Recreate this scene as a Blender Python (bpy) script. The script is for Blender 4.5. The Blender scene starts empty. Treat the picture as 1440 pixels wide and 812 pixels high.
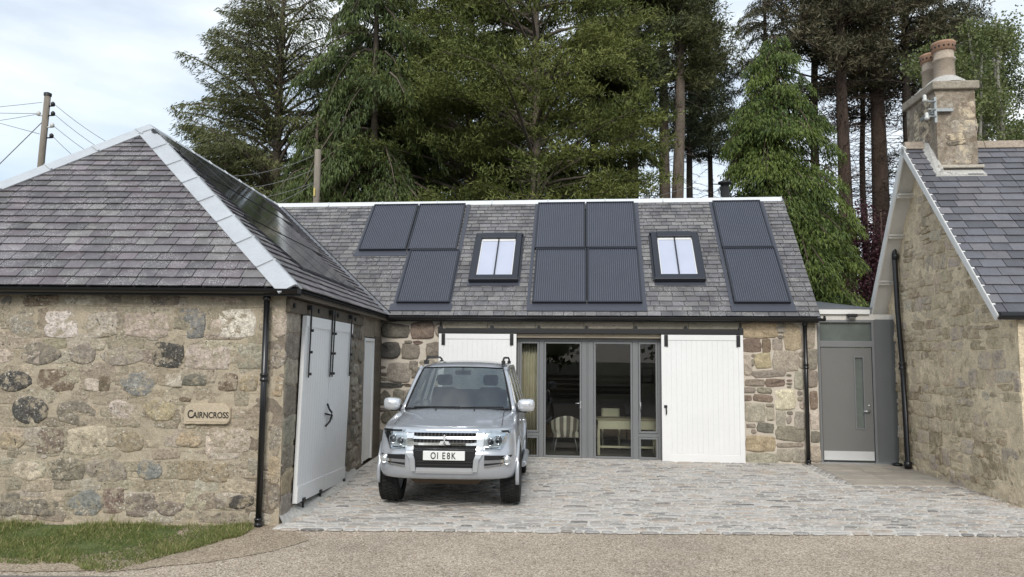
import bpy, bmesh, math, random
import numpy as np
from mathutils import Vector, Matrix
random.seed(7); RNG = np.random.default_rng(7)
scene = bpy.context.scene
COL = scene.collection
pi = math.pi

# ------------------------------------------------------------------ frames
class Frame:
    """a building's own axes: u to the right, v away, z up"""
    def __init__(s, x, y, yaw, z=0.0):
        s.x, s.y, s.yaw, s.z = x, y, yaw, z
        s.ex = (math.cos(yaw), -math.sin(yaw)); s.ey = (math.sin(yaw), math.cos(yaw))
    def w(s, u, v, z=0.0):
        return (s.x + u*s.ex[0] + v*s.ey[0], s.y + u*s.ex[1] + v*s.ey[1], z + s.z)
    def l(s, x, y, z=0.0):
        dx, dy = x-s.x, y-s.y
        return (dx*s.ex[0]+dy*s.ex[1], dx*s.ey[0]+dy*s.ey[1], z-s.z)

# ------------------------------------------------------------------ materials
def new_mat(name):
    m = bpy.data.materials.new(name); m.use_nodes = True
    nt = m.node_tree; nt.nodes.clear()
    out = nt.nodes.new('ShaderNodeOutputMaterial')
    return m, nt, out
def N(nt, t, **k):
    n = nt.nodes.new(t)
    for a, b in k.items():
        if a.startswith('i_'):
            key = a[2:]
            n.inputs[int(key) if key.isdigit() else key.replace('_', ' ')].default_value = b
        else: setattr(n, a, b)
    return n
def L(nt, a, b): nt.links.new(a, b)
def bsdf(nt, out, **k):
    p = nt.nodes.new('ShaderNodeBsdfPrincipled')
    for a, b in k.items(): p.inputs[a].default_value = b
    L(nt, p.outputs[0], out.inputs[0]); return p
def c4(c): return (c[0], c[1], c[2], 1)

def mat_surface(name, col=None, rough=.85, attr=False, noise=((6, .35), (45, .3)), bump=((60, .3, .006),), stretch=None,
                speckle=None, metallic=0, spec=.4, extra=None, coat=0.0):
    """general procedural surface: colour (or per-face attribute) times layers of noise, with noise bump"""
    m, nt, out = new_mat(name)
    p = bsdf(nt, out, Roughness=rough, Metallic=metallic); p.inputs['Specular IOR Level'].default_value = spec
    if coat: p.inputs['Coat Weight'].default_value = coat; p.inputs['Coat Roughness'].default_value = .08
    tc = N(nt, 'ShaderNodeTexCoord'); vec = tc.outputs['Object']
    if stretch:
        mp = N(nt, 'ShaderNodeMapping'); mp.inputs['Scale'].default_value = stretch
        L(nt, vec, mp.inputs[0]); vec = mp.outputs[0]
    if attr:
        a = N(nt, 'ShaderNodeAttribute', attribute_name='Col'); c = a.outputs['Color']
    else:
        r = N(nt, 'ShaderNodeRGB'); r.outputs[0].default_value = c4(col); c = r.outputs[0]
    for sc, amp in noise:
        n = N(nt, 'ShaderNodeTexNoise', i_Scale=sc, i_Detail=6.0, i_Roughness=.62); L(nt, vec, n.inputs['Vector'])
        mr = N(nt, 'ShaderNodeMapRange'); mr.inputs['From Min'].default_value = .25; mr.inputs['From Max'].default_value = .75
        mr.inputs['To Min'].default_value = 1-amp; mr.inputs['To Max'].default_value = 1+amp
        L(nt, n.outputs[0], mr.inputs[0])
        mx = N(nt, 'ShaderNodeVectorMath', operation='SCALE'); L(nt, c, mx.inputs[0]); L(nt, mr.outputs[0], mx.inputs['Scale']); c = mx.outputs[0]
    if speckle:
        for (sc, lo, hi, scol, msc, mlo, mhi) in speckle:
            n = N(nt, 'ShaderNodeTexNoise', i_Scale=sc, i_Detail=5.0, i_Roughness=.7); L(nt, vec, n.inputs['Vector'])
            r1 = N(nt, 'ShaderNodeMapRange'); r1.inputs['From Min'].default_value = lo; r1.inputs['From Max'].default_value = hi; L(nt, n.outputs[0], r1.inputs[0])
            n2 = N(nt, 'ShaderNodeTexNoise', i_Scale=msc, i_Detail=3.0); L(nt, vec, n2.inputs['Vector'])
            r2 = N(nt, 'ShaderNodeMapRange'); r2.inputs['From Min'].default_value = mlo; r2.inputs['From Max'].default_value = mhi; L(nt, n2.outputs[0], r2.inputs[0])
            mu = N(nt, 'ShaderNodeMath', operation='MULTIPLY'); L(nt, r1.outputs[0], mu.inputs[0]); L(nt, r2.outputs[0], mu.inputs[1])
            mix = N(nt, 'ShaderNodeMixRGB'); L(nt, mu.outputs[0], mix.inputs[0]); L(nt, c, mix.inputs[1]); mix.inputs[2].default_value = c4(scol); c = mix.outputs[0]
    if extra: c = extra(nt, c, tc)
    L(nt, c, p.inputs['Base Color'])
    last = None
    for b in bump:
        sc, st, d = b
        n = N(nt, 'ShaderNodeTexNoise', i_Scale=sc, i_Detail=5.0, i_Roughness=.6); L(nt, vec, n.inputs['Vector'])
        bp = N(nt, 'ShaderNodeBump', i_Strength=st, i_Distance=d); L(nt, n.outputs[0], bp.inputs['Height'])
        if last: L(nt, last, bp.inputs['Normal'])
        last = bp.outputs[0]
    if last: L(nt, last, p.inputs['Normal'])
    return m
def mat_plain(name, col, rough=.5, metallic=0.0, spec=.5, coat=0.0, n=.06):
    return mat_surface(name, col, rough, noise=((3, n), (40, n)), bump=(), metallic=metallic, spec=spec, coat=coat)
def mat_glass(name, ior=1.6, tint=(1, 1, 1), rough=0.0):
    m, nt, out = new_mat(name)
    t = N(nt, 'ShaderNodeBsdfTransparent'); t.inputs[0].default_value = c4(tint)
    g = N(nt, 'ShaderNodeBsdfGlossy'); g.inputs['Roughness'].default_value = rough
    f = N(nt, 'ShaderNodeFresnel', i_IOR=ior); mx = N(nt, 'ShaderNodeMixShader')
    L(nt, f.outputs[0], mx.inputs[0]); L(nt, t.outputs[0], mx.inputs[1]); L(nt, g.outputs[0], mx.inputs[2]); L(nt, mx.outputs[0], out.inputs[0])
    return m
def mat_leaf(name, trans=.25, rough=.55):
    m, nt, out = new_mat(name)
    a = N(nt, 'ShaderNodeAttribute', attribute_name='Col')
    p = N(nt, 'ShaderNodeBsdfPrincipled'); p.inputs['Roughness'].default_value = rough; p.inputs['Specular IOR Level'].default_value = .25
    t = N(nt, 'ShaderNodeBsdfTranslucent'); mx = N(nt, 'ShaderNodeMixShader'); mx.inputs[0].default_value = trans
    L(nt, a.outputs['Color'], p.inputs['Base Color']); L(nt, a.outputs['Color'], t.inputs[0])
    L(nt, p.outputs[0], mx.inputs[1]); L(nt, t.outputs[0], mx.inputs[2]); L(nt, mx.outputs[0], out.inputs[0])
    return m

# coursing lines ruled into the render of the road wall
def ruled(nt, c, tc):
    sx = N(nt, 'ShaderNodeSeparateXYZ'); L(nt, tc.outputs['Object'], sx.inputs[0])
    nz = N(nt, 'ShaderNodeTexNoise', i_Scale=1.3, i_Detail=2.0); L(nt, tc.outputs['Object'], nz.inputs['Vector'])
    ad = N(nt, 'ShaderNodeMath', operation='MULTIPLY_ADD', i_1=.03); L(nt, nz.outputs[0], ad.inputs[0]); L(nt, sx.outputs[2], ad.inputs[2])
    dv = N(nt, 'ShaderNodeMath', operation='DIVIDE', i_1=.342); L(nt, ad.outputs[0], dv.inputs[0])
    fr = N(nt, 'ShaderNodeMath', operation='FRACT'); L(nt, dv.outputs[0], fr.inputs[0])
    sb = N(nt, 'ShaderNodeMath', operation='SUBTRACT', i_1=.5); L(nt, fr.outputs[0], sb.inputs[0])
    ab = N(nt, 'ShaderNodeMath', operation='ABSOLUTE'); L(nt, sb.outputs[0], ab.inputs[0])
    lt = N(nt, 'ShaderNodeMath', operation='LESS_THAN', i_1=.012); L(nt, ab.outputs[0], lt.inputs[0])
    n2 = N(nt, 'ShaderNodeTexNoise', i_Scale=3.0, i_Detail=3.0); L(nt, tc.outputs['Object'], n2.inputs['Vector'])
    r = N(nt, 'ShaderNodeMapRange'); r.inputs['From Min'].default_value = .45; r.inputs['From Max'].default_value = .6; r.inputs['To Max'].default_value = .55; L(nt, n2.outputs[0], r.inputs[0])
    mu = N(nt, 'ShaderNodeMath', operation='MULTIPLY'); L(nt, lt.outputs[0], mu.inputs[0]); L(nt, r.outputs[0], mu.inputs[1])
    mix = N(nt, 'ShaderNodeMixRGB'); L(nt, mu.outputs[0], mix.inputs[0]); L(nt, c, mix.inputs[1]); mix.inputs[2].default_value = (.11, .085, .055, 1)
    return mix.outputs[0]

M = {}
M['mortar_tan'] = mat_surface('ruled_lime_mortar', (.41, .35, .26), .95, noise=((1.4, .16), (7, .2), (60, .3)), bump=((14, .5, .02), (90, .6, .006)),
    speckle=((55, .56, .62, (.62, .58, .5), 1.6, .45, .62), (9, .55, .75, (.42, .33, .19), 1.1, .45, .65), (12, .58, .75, (.17, .145, .11), 2.2, .5, .65)), extra=ruled)
M['mortar_pale'] = mat_surface('pale_pointing_mortar', (.56, .50, .42), .95, noise=((3, .12), (60, .22)), bump=((30, .5, .012), (120, .5, .004)))
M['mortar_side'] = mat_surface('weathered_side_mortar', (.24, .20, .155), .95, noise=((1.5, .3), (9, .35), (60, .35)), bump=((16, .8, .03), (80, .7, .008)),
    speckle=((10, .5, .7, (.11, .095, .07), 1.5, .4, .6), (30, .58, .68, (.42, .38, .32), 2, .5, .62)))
M['mortar_gable'] = mat_surface('gable_lime_mortar', (.70, .59, .42), .95, noise=((1.2, .16), (8, .28), (55, .33)), bump=((13, .8, .035), (70, .8, .009)),
    speckle=((6, .52, .72, (.26, .20, .12), .9, .45, .65), (8, .56, .74, (.32, .27, .12), .7, .5, .66), (26, .58, .68, (.6, .56, .48), 1.5, .45, .62), (18, .6, .7, (.17, .15, .12), 2, .5, .66)))
M['stone_ruled'] = mat_surface('buttered_rubble_stone', attr=True, rough=.93, noise=((6, .2), (24, .38), (90, .32)), bump=((16, .9, .03), (60, .9, .010)),
    speckle=((9, .49, .57, (.36, .305, .225), 4.2, .40, .50), (38, .57, .64, (.64, .60, .52), 2, .40, .54), (30, .57, .65, (.07, .06, .05), 4, .44, .6)))
M['stone'] = mat_surface('weathered_granite', attr=True, rough=.92, noise=((9, .3), (38, .38), (130, .3)), bump=((18, .7, .03), (70, .7, .01)),
    speckle=((60, .6, .68, (.6, .57, .5), 6, .45, .65), (45, .6, .68, (.07, .06, .05), 5, .48, .62)))
M['stone_gable'] = mat_surface('weathered_gable_stone', attr=True, rough=.93, noise=((5, .22), (24, .42), (90, .3)), bump=((16, .9, .035), (60, .8, .012)),
    speckle=((7, .47, .56, (.62, .52, .37), 3.6, .38, .50), (30, .56, .66, (.66, .60, .50), 3, .42, .6), (24, .58, .68, (.12, .10, .075), 3, .46, .62)))
M['slate'] = mat_surface('roof_slate', attr=True, rough=.62, noise=((5, .16), (40, .2)), bump=((45, .35, .006),), spec=.45,
    speckle=((62, .54, .60, (.46, .45, .44), 3.4, .44, .58), (9, .56, .66, (.24, .23, .22), 1.3, .4, .6)))
M['slate_clean'] = mat_surface('newer_roof_slate', attr=True, rough=.55, noise=((5, .14), (40, .16)), bump=((45, .3, .005),), spec=.5,
    speckle=((60, .62, .68, (.35, .35, .36), 3, .5, .66),))
M['under'] = mat_plain('roof_underlay', (.03, .03, .032), .9)
M['lead'] = mat_surface('zinc_flashing', (.50, .52, .54), .5, noise=((3, .1), (30, .08)), bump=((6, .2, .01),), spec=.5, metallic=.25)
M['lead_dark'] = mat_surface('grey_flashing', (.16, .17, .19), .5, noise=((3, .1), (30, .1)), bump=((6, .2, .01),), metallic=.2)
M['panel_frame'] = mat_plain('solar_frame', (.022, .024, .032), .38, spec=.5)
M['white'] = mat_surface('white_painted_boards', (.80, .80, .79), .45, noise=((1.5, .03), (25, .02)), bump=((30, .12, .002),))
M['white2'] = mat_surface('white_gloss_paint', (.74, .74, .72), .45, noise=((2, .05), (25, .04)), bump=())
M['soffit'] = mat_surface('cream_soffit_paint', (.62, .60, .56), .6, noise=((2, .06), (20, .05)), bump=())
M['black'] = mat_plain('black_gloss_iron', (.008, .008, .009), .28, spec=.6)
M['iron'] = mat_plain('black_matt_iron', (.012, .012, .013), .5)
M['grey'] = mat_plain('mid_grey_frame', (.185, .19, .195), .45, n=.04)
M['door_grey'] = mat_plain('mid_grey_door', (.165, .165, .158), .45, n=.03)
M['panel_grey'] = mat_plain('blue_grey_panel', (.135, .143, .145), .5, n=.03)
M['steel'] = mat_surface('brushed_steel', (.62, .63, .64), .35, metallic=.9, noise=((2, .05),), bump=())
M['glass'] = mat_glass('window_glass', 1.62, (.93, .95, .93))
M['glass_dark'] = mat_surface('frosted_transom_glass', (.13, .15, .14), .12, noise=((2.5, .25),), bump=(), spec=.8)
M['wood'] = mat_surface('weathered_beam', (.33, .28, .21), .85, noise=((4, .25), (30, .3)), bump=((30, .5, .01),), stretch=(.25, .25, 3))
M['wood_dark'] = mat_surface('old_dark_timber', (.10, .083, .062), .85, noise=((4, .3), (30, .3)), bump=((30, .6, .01),), stretch=(2, .3, 2))
M['pole'] = mat_surface('pole_timber', (.22, .19, .155), .85, noise=((4, .25), (30, .3)), bump=((30, .5, .01),), stretch=(2, 2, .2))
M['render'] = mat_surface('chimney_render', (.50, .46, .39), .92, noise=((3, .15), (20, .2), (80, .2)), bump=((25, .6, .015),))
M['pot'] = mat_surface('chimney_pot_clay', (.40, .33, .26), .85, noise=((4, .2), (30, .2)), bump=((40, .3, .005),))
M['terra'] = mat_surface('terracotta_rim', (.36, .22, .15), .85, noise=((8, .25),), bump=())
M['porcelain'] = mat_plain('porcelain', (.6, .6, .57), .3)
M['galv'] = mat_surface('galvanised_bracket', (.36, .38, .38), .5, metallic=.5, noise=((12, .2),), bump=())
M['bark_grey'] = mat_surface('grey_bark', (.155, .125, .10), .92, noise=((3, .3), (14, .4)), bump=((8, .8, .06),), stretch=(2, 2, .5))
M['bark_red'] = mat_surface('red_brown_bark', (.085, .058, .045), .92, noise=((3, .3), (14, .4)), bump=((8, .8, .06),), stretch=(2, 2, .5))
M['bark_dark'] = mat_surface('dark_bark', (.05, .04, .033), .92, noise=((3, .3), (14, .4)), bump=((8, .8, .06),), stretch=(2, 2, .5))
M['bark_birch'] = mat_surface('birch_bark', (.24, .225, .19), .85, noise=((3, .25), (14, .4)), bump=(), stretch=(1, 1, 3))
M['leaf'] = mat_leaf('needle_foliage', .18)
M['leaf2'] = mat_leaf('broad_leaf_foliage', .35, .45)

# ------------------------------------------------------------------ mesh builder
class MB:
    def __init__(s): s.v = []; s.f = []; s.c = []; s.mi = []; s.sm = []
    def add(s, verts, faces, col=(1, 1, 1), mi=0, smooth=False):
        o = len(s.v); s.v.extend(verts)
        for f in faces: s.f.append(tuple(o+i for i in f)); s.c.append(col); s.mi.append(mi); s.sm.append(smooth)
    def box(s, x0, x1, y0, y1, z0, z1, col=(1, 1, 1), mi=0):
        v = [(x, y, z) for z in (z0, z1) for y in (y0, y1) for x in (x0, x1)]
        s.add(v, [(0, 2, 3, 1), (4, 5, 7, 6), (0, 1, 5, 4), (2, 6, 7, 3), (0, 4, 6, 2), (1, 3, 7, 5)], col, mi)
    def hexa(s, p, col=(1, 1, 1), mi=0):      # p: 4 bottom, 4 top, same winding
        s.add(p, [(3, 2, 1, 0), (4, 5, 6, 7), (0, 1, 5, 4), (1, 2, 6, 5), (2, 3, 7, 6), (3, 0, 4, 7)], col, mi)
    def bar(s, a, b, w, h, up=(0, 0, 1), col=(1, 1, 1), mi=0):
        a = Vector(a); b = Vector(b); d = (b-a).normalized(); u = Vector(up); r = d.cross(u)
        if r.length < 1e-4: r = d.cross(Vector((0, 1, 0)))
        r.normalize(); u = r.cross(d).normalized()
        P = [a-r*w/2-u*h/2, a+r*w/2-u*h/2, b+r*w/2-u*h/2, b-r*w/2-u*h/2, a-r*w/2+u*h/2, a+r*w/2+u*h/2, b+r*w/2+u*h/2, b-r*w/2+u*h/2]
        s.hexa([tuple(q) for q in P], col, mi)
    def tube(s, pts, r, n=8, col=(1, 1, 1), mi=0, caps=True, smooth=True, rs=None):
        pts = [Vector(p) for p in pts]; o = []; V = []
        for i, p in enumerate(pts):
            d = (pts[min(i+1, len(pts)-1)]-pts[max(i-1, 0)])
            if d.length < 1e-7: d = Vector((0, 0, 1))
            d.normalize(); ref = Vector((0, 0, 1)) if abs(d.z) < .9 else Vector((1, 0, 0))
            a = d.cross(ref).normalized(); b = a.cross(d)
            rr = rs[i] if rs else r
            for k in range(n):
                t = 2*pi*k/n; V.append(tuple(p+a*math.cos(t)*rr+b*math.sin(t)*rr))
        F = []
        for i in range(len(pts)-1):
            for k in range(n):
                k2 = (k+1) % n; F.append((i*n+k, i*n+k2, (i+1)*n+k2, (i+1)*n+k))
        s.add(V, F, col, mi, smooth)
        if caps:
            o = len(s.v)-len(V)
            s.f.append(tuple(o+k for k in range(n))[::-1]); s.f.append(tuple(o+(len(pts)-1)*n+k for k in range(n)))
            s.c += [col, col]; s.mi += [mi, mi]; s.sm += [False, False]
    def lathe(s, c, prof, n=24, axis='z', col=(1, 1, 1), mi=0, smooth=True):
        V = []
        for r, h in prof:
            for k in range(n):
                t = 2*pi*k/n; a, b = r*math.cos(t), r*math.sin(t)
                V.append((c[0]+a, c[1]+b, c[2]+h) if axis == 'z' else ((c[0]+h, c[1]+a, c[2]+b) if axis == 'x' else (c[0]+a, c[1]+h, c[2]+b)))
        F = []
        for i in range(len(prof)-1):
            for k in range(n):
                k2 = (k+1) % n; F.append((i*n+k, i*n+k2, (i+1)*n+k2, (i+1)*n+k))
        s.add(V, F, col, mi, smooth)
    def build(s, name, mats, parent=None, smooth=None):
        me = bpy.data.meshes.new(name)
        me.from_pydata([tuple(map(float, p)) for p in s.v], [], s.f)
        if not isinstance(mats, (list, tuple)): mats = [mats]
        for m in mats: me.materials.append(m)
        me.polygons.foreach_set('material_index', np.array(s.mi, dtype=np.int32))
        sm = np.array(s.sm if smooth is None else [smooth]*len(s.f), dtype=bool); me.polygons.foreach_set('use_smooth', sm)
        a = me.attributes.new('Col', 'FLOAT_COLOR', 'FACE')
        cc = np.ones((len(s.f), 4), dtype=np.float32)
        if len(s.c): cc[:, :3] = np.array(s.c, dtype=np.float32)[:, :3]
        a.data.foreach_set('color', cc.ravel())
        me.validate(); me.update()
        o = bpy.data.objects.new(name, me); COL.objects.link(o)
        if parent: o.parent = parent
        return o
def bevel(o, w=.01, seg=2, ang=.6):
    b = o.modifiers.new('edge', 'BEVEL'); b.width = w; b.segments = seg; b.limit_method = 'ANGLE'; b.angle_limit = ang
    return o
def tag(o, label=None, cat=None, group=None, kind=None):
    if label: o['label'] = label
    if cat: o['category'] = cat
    if group: o['group'] = group
    if kind: o['kind'] = kind
    return o
def thing(name, label, cat, fr=None, loc=None, rz=0, group=None):
    o = bpy.data.objects.new(name, None); COL.objects.link(o); o.empty_display_size = .3
    if fr: o.location = (fr.x, fr.y, fr.z); o.rotation_euler = (0, 0, -fr.yaw)
    else: o.location = loc or (0, 0, 0); o.rotation_euler = (0, 0, rz)
    return tag(o, label, cat, group)
def arr_mesh(name, V, F, C, mat, parent=None, nper=3):
    """mesh from numpy arrays: V (n,3), F (m,nper), C (m,3) per face"""
    me = bpy.data.meshes.new(name); m = len(F)
    me.vertices.add(len(V)); me.vertices.foreach_set('co', V.astype(np.float32).ravel())
    me.loops.add(m*nper); me.loops.foreach_set('vertex_index', F.astype(np.int32).ravel())
    me.polygons.add(m); me.polygons.foreach_set('loop_start', np.arange(0, m*nper, nper, dtype=np.int32)); me.polygons.foreach_set('loop_total', np.full(m, nper, dtype=np.int32))
    a = me.attributes.new('Col', 'FLOAT_COLOR', 'FACE'); cc = np.ones((m, 4), dtype=np.float32); cc[:, :3] = C; a.data.foreach_set('color', cc.ravel())
    me.materials.append(mat); me.update(calc_edges=True); me.validate()
    o = bpy.data.objects.new(name, me); COL.objects.link(o)
    if parent: o.parent = parent
    return o

# ------------------------------------------------------------------ small noise
def h2(x, y, s=0):
    n = math.sin(x*127.1+y*311.7+s*74.7)*43758.5453; return n-math.floor(n)
def vn(x, y, s=0):
    xi, yi = math.floor(x), math.floor(y); xf, yf = x-xi, y-yi; xf = xf*xf*(3-2*xf); yf = yf*yf*(3-2*yf)
    a = h2(xi, yi, s)*(1-xf)+h2(xi+1, yi, s)*xf; b = h2(xi, yi+1, s)*(1-xf)+h2(xi+1, yi+1, s)*xf
    return a*(1-yf)+b*yf
def fbm(x, y, s=0): return (vn(x, y, s)*.55+vn(x*2.1, y*2.1, s+1)*.3+vn(x*4.3, y*4.3, s+2)*.15)-.5

# ------------------------------------------------------------------ masonry
SC = dict(br=(.19, .145, .10), pk=(.50, .43, .35), gy=(.25, .23, .20), gt=(.31, .275, .22), wh=(.60, .55, .48), gb=(.225, .195, .155), dk=(.08, .075, .066),
          bl=(.225, .225, .21), tn=(.37, .30, .20), gk=(.15, .135, .11), rb=(.20, .15, .12), cr=(.48, .42, .31))
def stone(mb, mp, a, z, hw, hh, col, h=.025, rng=random, sq=3.2, embed=.012, mi=1):
    n = 26; V = []; tilt = rng.uniform(-.10, .10)
    kv = rng.randint(5, 8) if sq < 3.6 else rng.randint(7, 9); kn = []
    for q in range(kv):
        t = 2*pi*(q+rng.uniform(-.28, .28))/kv+(.4 if sq < 3.6 else .78); ct, st = math.cos(t), math.sin(t); r = (abs(ct)**sq+abs(st)**sq)**(-1/sq)*rng.uniform(.90, 1.10); kn.append((t, r*ct, r*st))
    if sq > 3.6:
        kn = []
        for (x, y) in ((1, .7), (.78, 1), (-.78, 1), (-1, .7), (-1, -.7), (-.78, -1), (.78, -1), (1, -.7)):
            x *= rng.uniform(.93, 1.04); y *= rng.uniform(.90, 1.05); kn.append((math.atan2(y, x) % (2*pi), x, y))
        kv = 8
    kn.sort(); out = []
    for k in range(n):
        f = k/n*kv; i = int(f); g = f-i; p, q = kn[i % kv], kn[(i+1) % kv]; x, y = p[1]+(q[1]-p[1])*g, p[2]+(q[2]-p[2])*g
        e = 1+.10*math.sin(pi*g)+rng.uniform(-.035, .035); x, y = x*e*hw, y*e*hh
        out.append((x*math.cos(tilt)-y*math.sin(tilt), x*math.sin(tilt)+y*math.cos(tilt)))
    rings = [(1.03, -embed), (1.0, h*.30), (.93, h*.85), (.72, h), (.48, h), (.24, h)]
    sl = rng.uniform(-.35, .35); sl2 = rng.uniform(-.35, .35); sd = rng.uniform(0, 90)
    for ri, (sc, o) in enumerate(rings):
        for (x, y) in out:
            nn_ = 0 if ri == 0 else h*1.3*(vn(x*9+sd, y*9+sd)-.5)*(1 if ri > 1 else .3)+(rng.uniform(-1, 1)*h*.12)
            V.append(mp(a+x*sc, z+y*sc, o+nn_+(h*(sl*x/hw+sl2*y/hh) if ri > 0 else 0)))
    V.append(mp(a, z, h*(1+rng.uniform(-.1, .2))))
    F = []
    for i in range(len(rings)-1):
        for k in range(n): k2 = (k+1) % n; F.append((i*n+k, i*n+k2, (i+1)*n+k2, (i+1)*n+k))
    b = (len(rings)-1)*n
    for k in range(n): F.append((b+k, b+(k+1) % n, b+n))
    j = rng.uniform(.88, 1.14); c = tuple(q*j*rng.uniform(.97, 1.03) for q in col)
    o0 = len(mb.v); mb.v.extend(V)
    for f in F: mb.f.append(tuple(o0+i for i in f)); mb.c.append(c); mb.mi.append(mi); mb.sm.append(True)
def wall_face(mb, mp, a0, a1, z0, ztop, thick, res=.05, amp=.012, seed=0, fs=3.0):
    """rough rendered masonry face: ztop may be a number or a function of a"""
    zt = ztop if callable(ztop) else (lambda a: ztop)
    na = max(2, int((a1-a0)/res)); zm = max(zt(a0), zt(a1), zt((a0+a1)/2)); nz = max(2, int((zm-z0)/res))
    V = []; F = []
    for i in range(na+1):
        a = a0+(a1-a0)*i/na; t = zt(a)
        for j in range(nz+1):
            z = z0+(t-z0)*j/nz; V.append(mp(a, z, amp*2*fbm(a*fs, z*fs, seed)))
    for i in range(na):
        for j in range(nz): p = i*(nz+1)+j; F.append((p, p+nz+1, p+nz+2, p+1))
    mb.add(V, F, smooth=True)
    # jambs, head, back
    A0, A1, T0, T1 = a0, a1, zt(a0), zt(a1)
    W = []
    W += [mp(A0, z0, .0), mp(A0, T0, .0), mp(A0, T0, -thick), mp(A0, z0, -thick), mp(A1, z0, .0), mp(A1, T1, .0), mp(A1, T1, -thick), mp(A1, z0, -thick)]
    mb.add(W, [(0, 1, 2, 3), (7, 6, 5, 4)])
    tops = []
    for i in range(9):
        a = a0+(a1-a0)*i/8; tops.append((mp(a, zt(a), .0), mp(a, zt(a), -thick), mp(a, z0, -thick)))
    for i in range(8):
        p, q = tops[i], tops[i+1]; mb.add([p[0], q[0], q[1], p[1]], [(0, 1, 2, 3)]); mb.add([p[1], q[1], q[2], p[2]], [(0, 1, 2, 3)])
def rubble(mb, mp, a0, a1, z0, ztop, pal, rng, hr=(.13, .28), wr=(.14, .42), h=(.015, .035), skip=.12, gap=.028, sq=3.0):
    zt = ztop if callable(ztop) else (lambda a: ztop)
    z = z0; zm = max(zt(a0), zt(a1), zt((a0+a1)/2))
    while z < zm:
        ch = rng.uniform(*hr); a = a0+rng.uniform(-.15, 0)
        while a < a1:
            w = rng.uniform(*wr); ca = a+w/2; cz = z+ch/2
            if ca-w/2 > a0-.02 and ca+w/2 < a1+.02 and cz+ch/2 < min(zt(ca-w/2), zt(ca+w/2)) and rng.random() > skip:
                if rng.random() < .3 and ch > .17:
                    f = rng.uniform(.35, .65)
                    for (q0, q1) in ((0, f), (f, 1)):
                        stone(mb, mp, ca+rng.uniform(-.01, .01), z+ch*(q0+q1)/2, w/2-gap/2, ch*(q1-q0)/2-gap/2, SC[rng.choice(pal)], rng.uniform(*h), rng, sq)
                else:
                    stone(mb, mp, ca, cz+rng.uniform(-.012, .012), w/2-gap/2, ch/2-gap/2, SC[rng.choice(pal)], rng.uniform(*h), rng, sq)
            a += w
        z += ch

# ------------------------------------------------------------------ slating
def clip(poly, a, b, c):
    """keep a*x+b*y<=c"""
    out = []
    for i in range(len(poly)):
        p, q = poly[i], poly[(i+1) % len(poly)]; dp = a*p[0]+b*p[1]-c; dq = a*q[0]+b*q[1]-c
        if dp <= 0: out.append(p)
        if dp*dq < 0: t = dp/(dp-dq); out.append((p[0]+(q[0]-p[0])*t, p[1]+(q[1]-p[1])*t))
    return out
def slates(mb, poly, mp, rng, gauge=.15, wr=(.2, .32), th=.007, cols=((.115, .11, .115),), shrink=.0, var=.22, holes=()):
    """poly: convex, counter-clockwise in (a,t); mp(a,t,h)->xyz"""
    t0 = min(p[1] for p in poly); t1 = max(p[1] for p in poly); a0 = min(p[0] for p in poly); a1 = max(p[0] for p in poly)
    t = t0-.0; row = 0
    while t < t1-.01:
        g = gauge*(1-shrink*(t-t0)/(t1-t0)); a = a0-rng.uniform(0, .3)
        while a < a1:
            w = rng.uniform(*wr); jt = rng.uniform(-.004, .004)
            q = [(a+.005+rng.uniform(-.002, .003), t+jt-.006), (a+w-.005, t+jt+rng.uniform(-.006, .006)-.006), (a+w-.004, t+g+.03), (a+.004, t+g+.03)]
            if not any(x0 < a and a+w < x1 and y0 < t and t+g < y1 for (x0, x1, y0, y1) in holes):
                for i in range(len(poly)):
                    p, r = poly[i], poly[(i+1) % len(poly)]; ex, ey = r[0]-p[0], r[1]-p[1]
                    q = clip(q, ey, -ex, ey*p[0]-ex*p[1])
                    if len(q) < 3: break
                if len(q) >= 3:
                    lift = rng.uniform(.0, .004)
                    def hh(tt): return .004+(th*2.1+lift)*max(0, 1-(tt-t)/(g+.03))
                    top = [mp(x, y, hh(y)) for x, y in q]; bot = [mp(x, y, hh(y)-th-.004) for x, y in q]; n = len(q)
                    cb = rng.choice(cols); j = 1+rng.uniform(-var, var); j *= 1.25 if rng.random() < .07 else 1; c = tuple(v*j for v in cb)
                    mb.add(top+bot, [tuple(range(n))]+[(i, i+n, (i+1) % n+n, (i+1) % n) for i in range(n)], c)
            a += w
        t += g; row += 1
ST_A = [(-2.98,2.62,0.205,0.06,'br'),(-2.45,2.63,0.232,0.059,'pk'),(-3.41,2.61,0.082,0.059,'gy'),(-3.2,2.33,0.164,0.139,'gt'),(-2.71,2.33,0.188,0.148,'wh'),(-2.23,2.33,0.176,0.139,'pk'),(-1.68,2.33,0.253,0.134,'pk'),(-2.96,1.98,0.222,0.129,'gb'),(-2.44,1.98,0.154,0.125,'gt'),(-1.94,1.96,0.261,0.107,'gt'),(-3.24,1.65,0.185,0.129,'dk'),(-2.74,1.66,0.203,0.124,'br'),(-2.3,1.61,0.089,0.066,'pk'),(-2.15,1.63,0.063,0.089,'br'),(-1.75,1.62,0.189,0.137,'bl'),(-3.03,1.3,0.197,0.145,'dk'),(-2.46,1.28,0.233,0.145,'gb'),(-1.93,1.31,0.161,0.119,'pk'),(-3.41,1.94,0.14,0.08,'pk'),(-1.98,2.66,0.209,0.072,'gb')]
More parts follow.
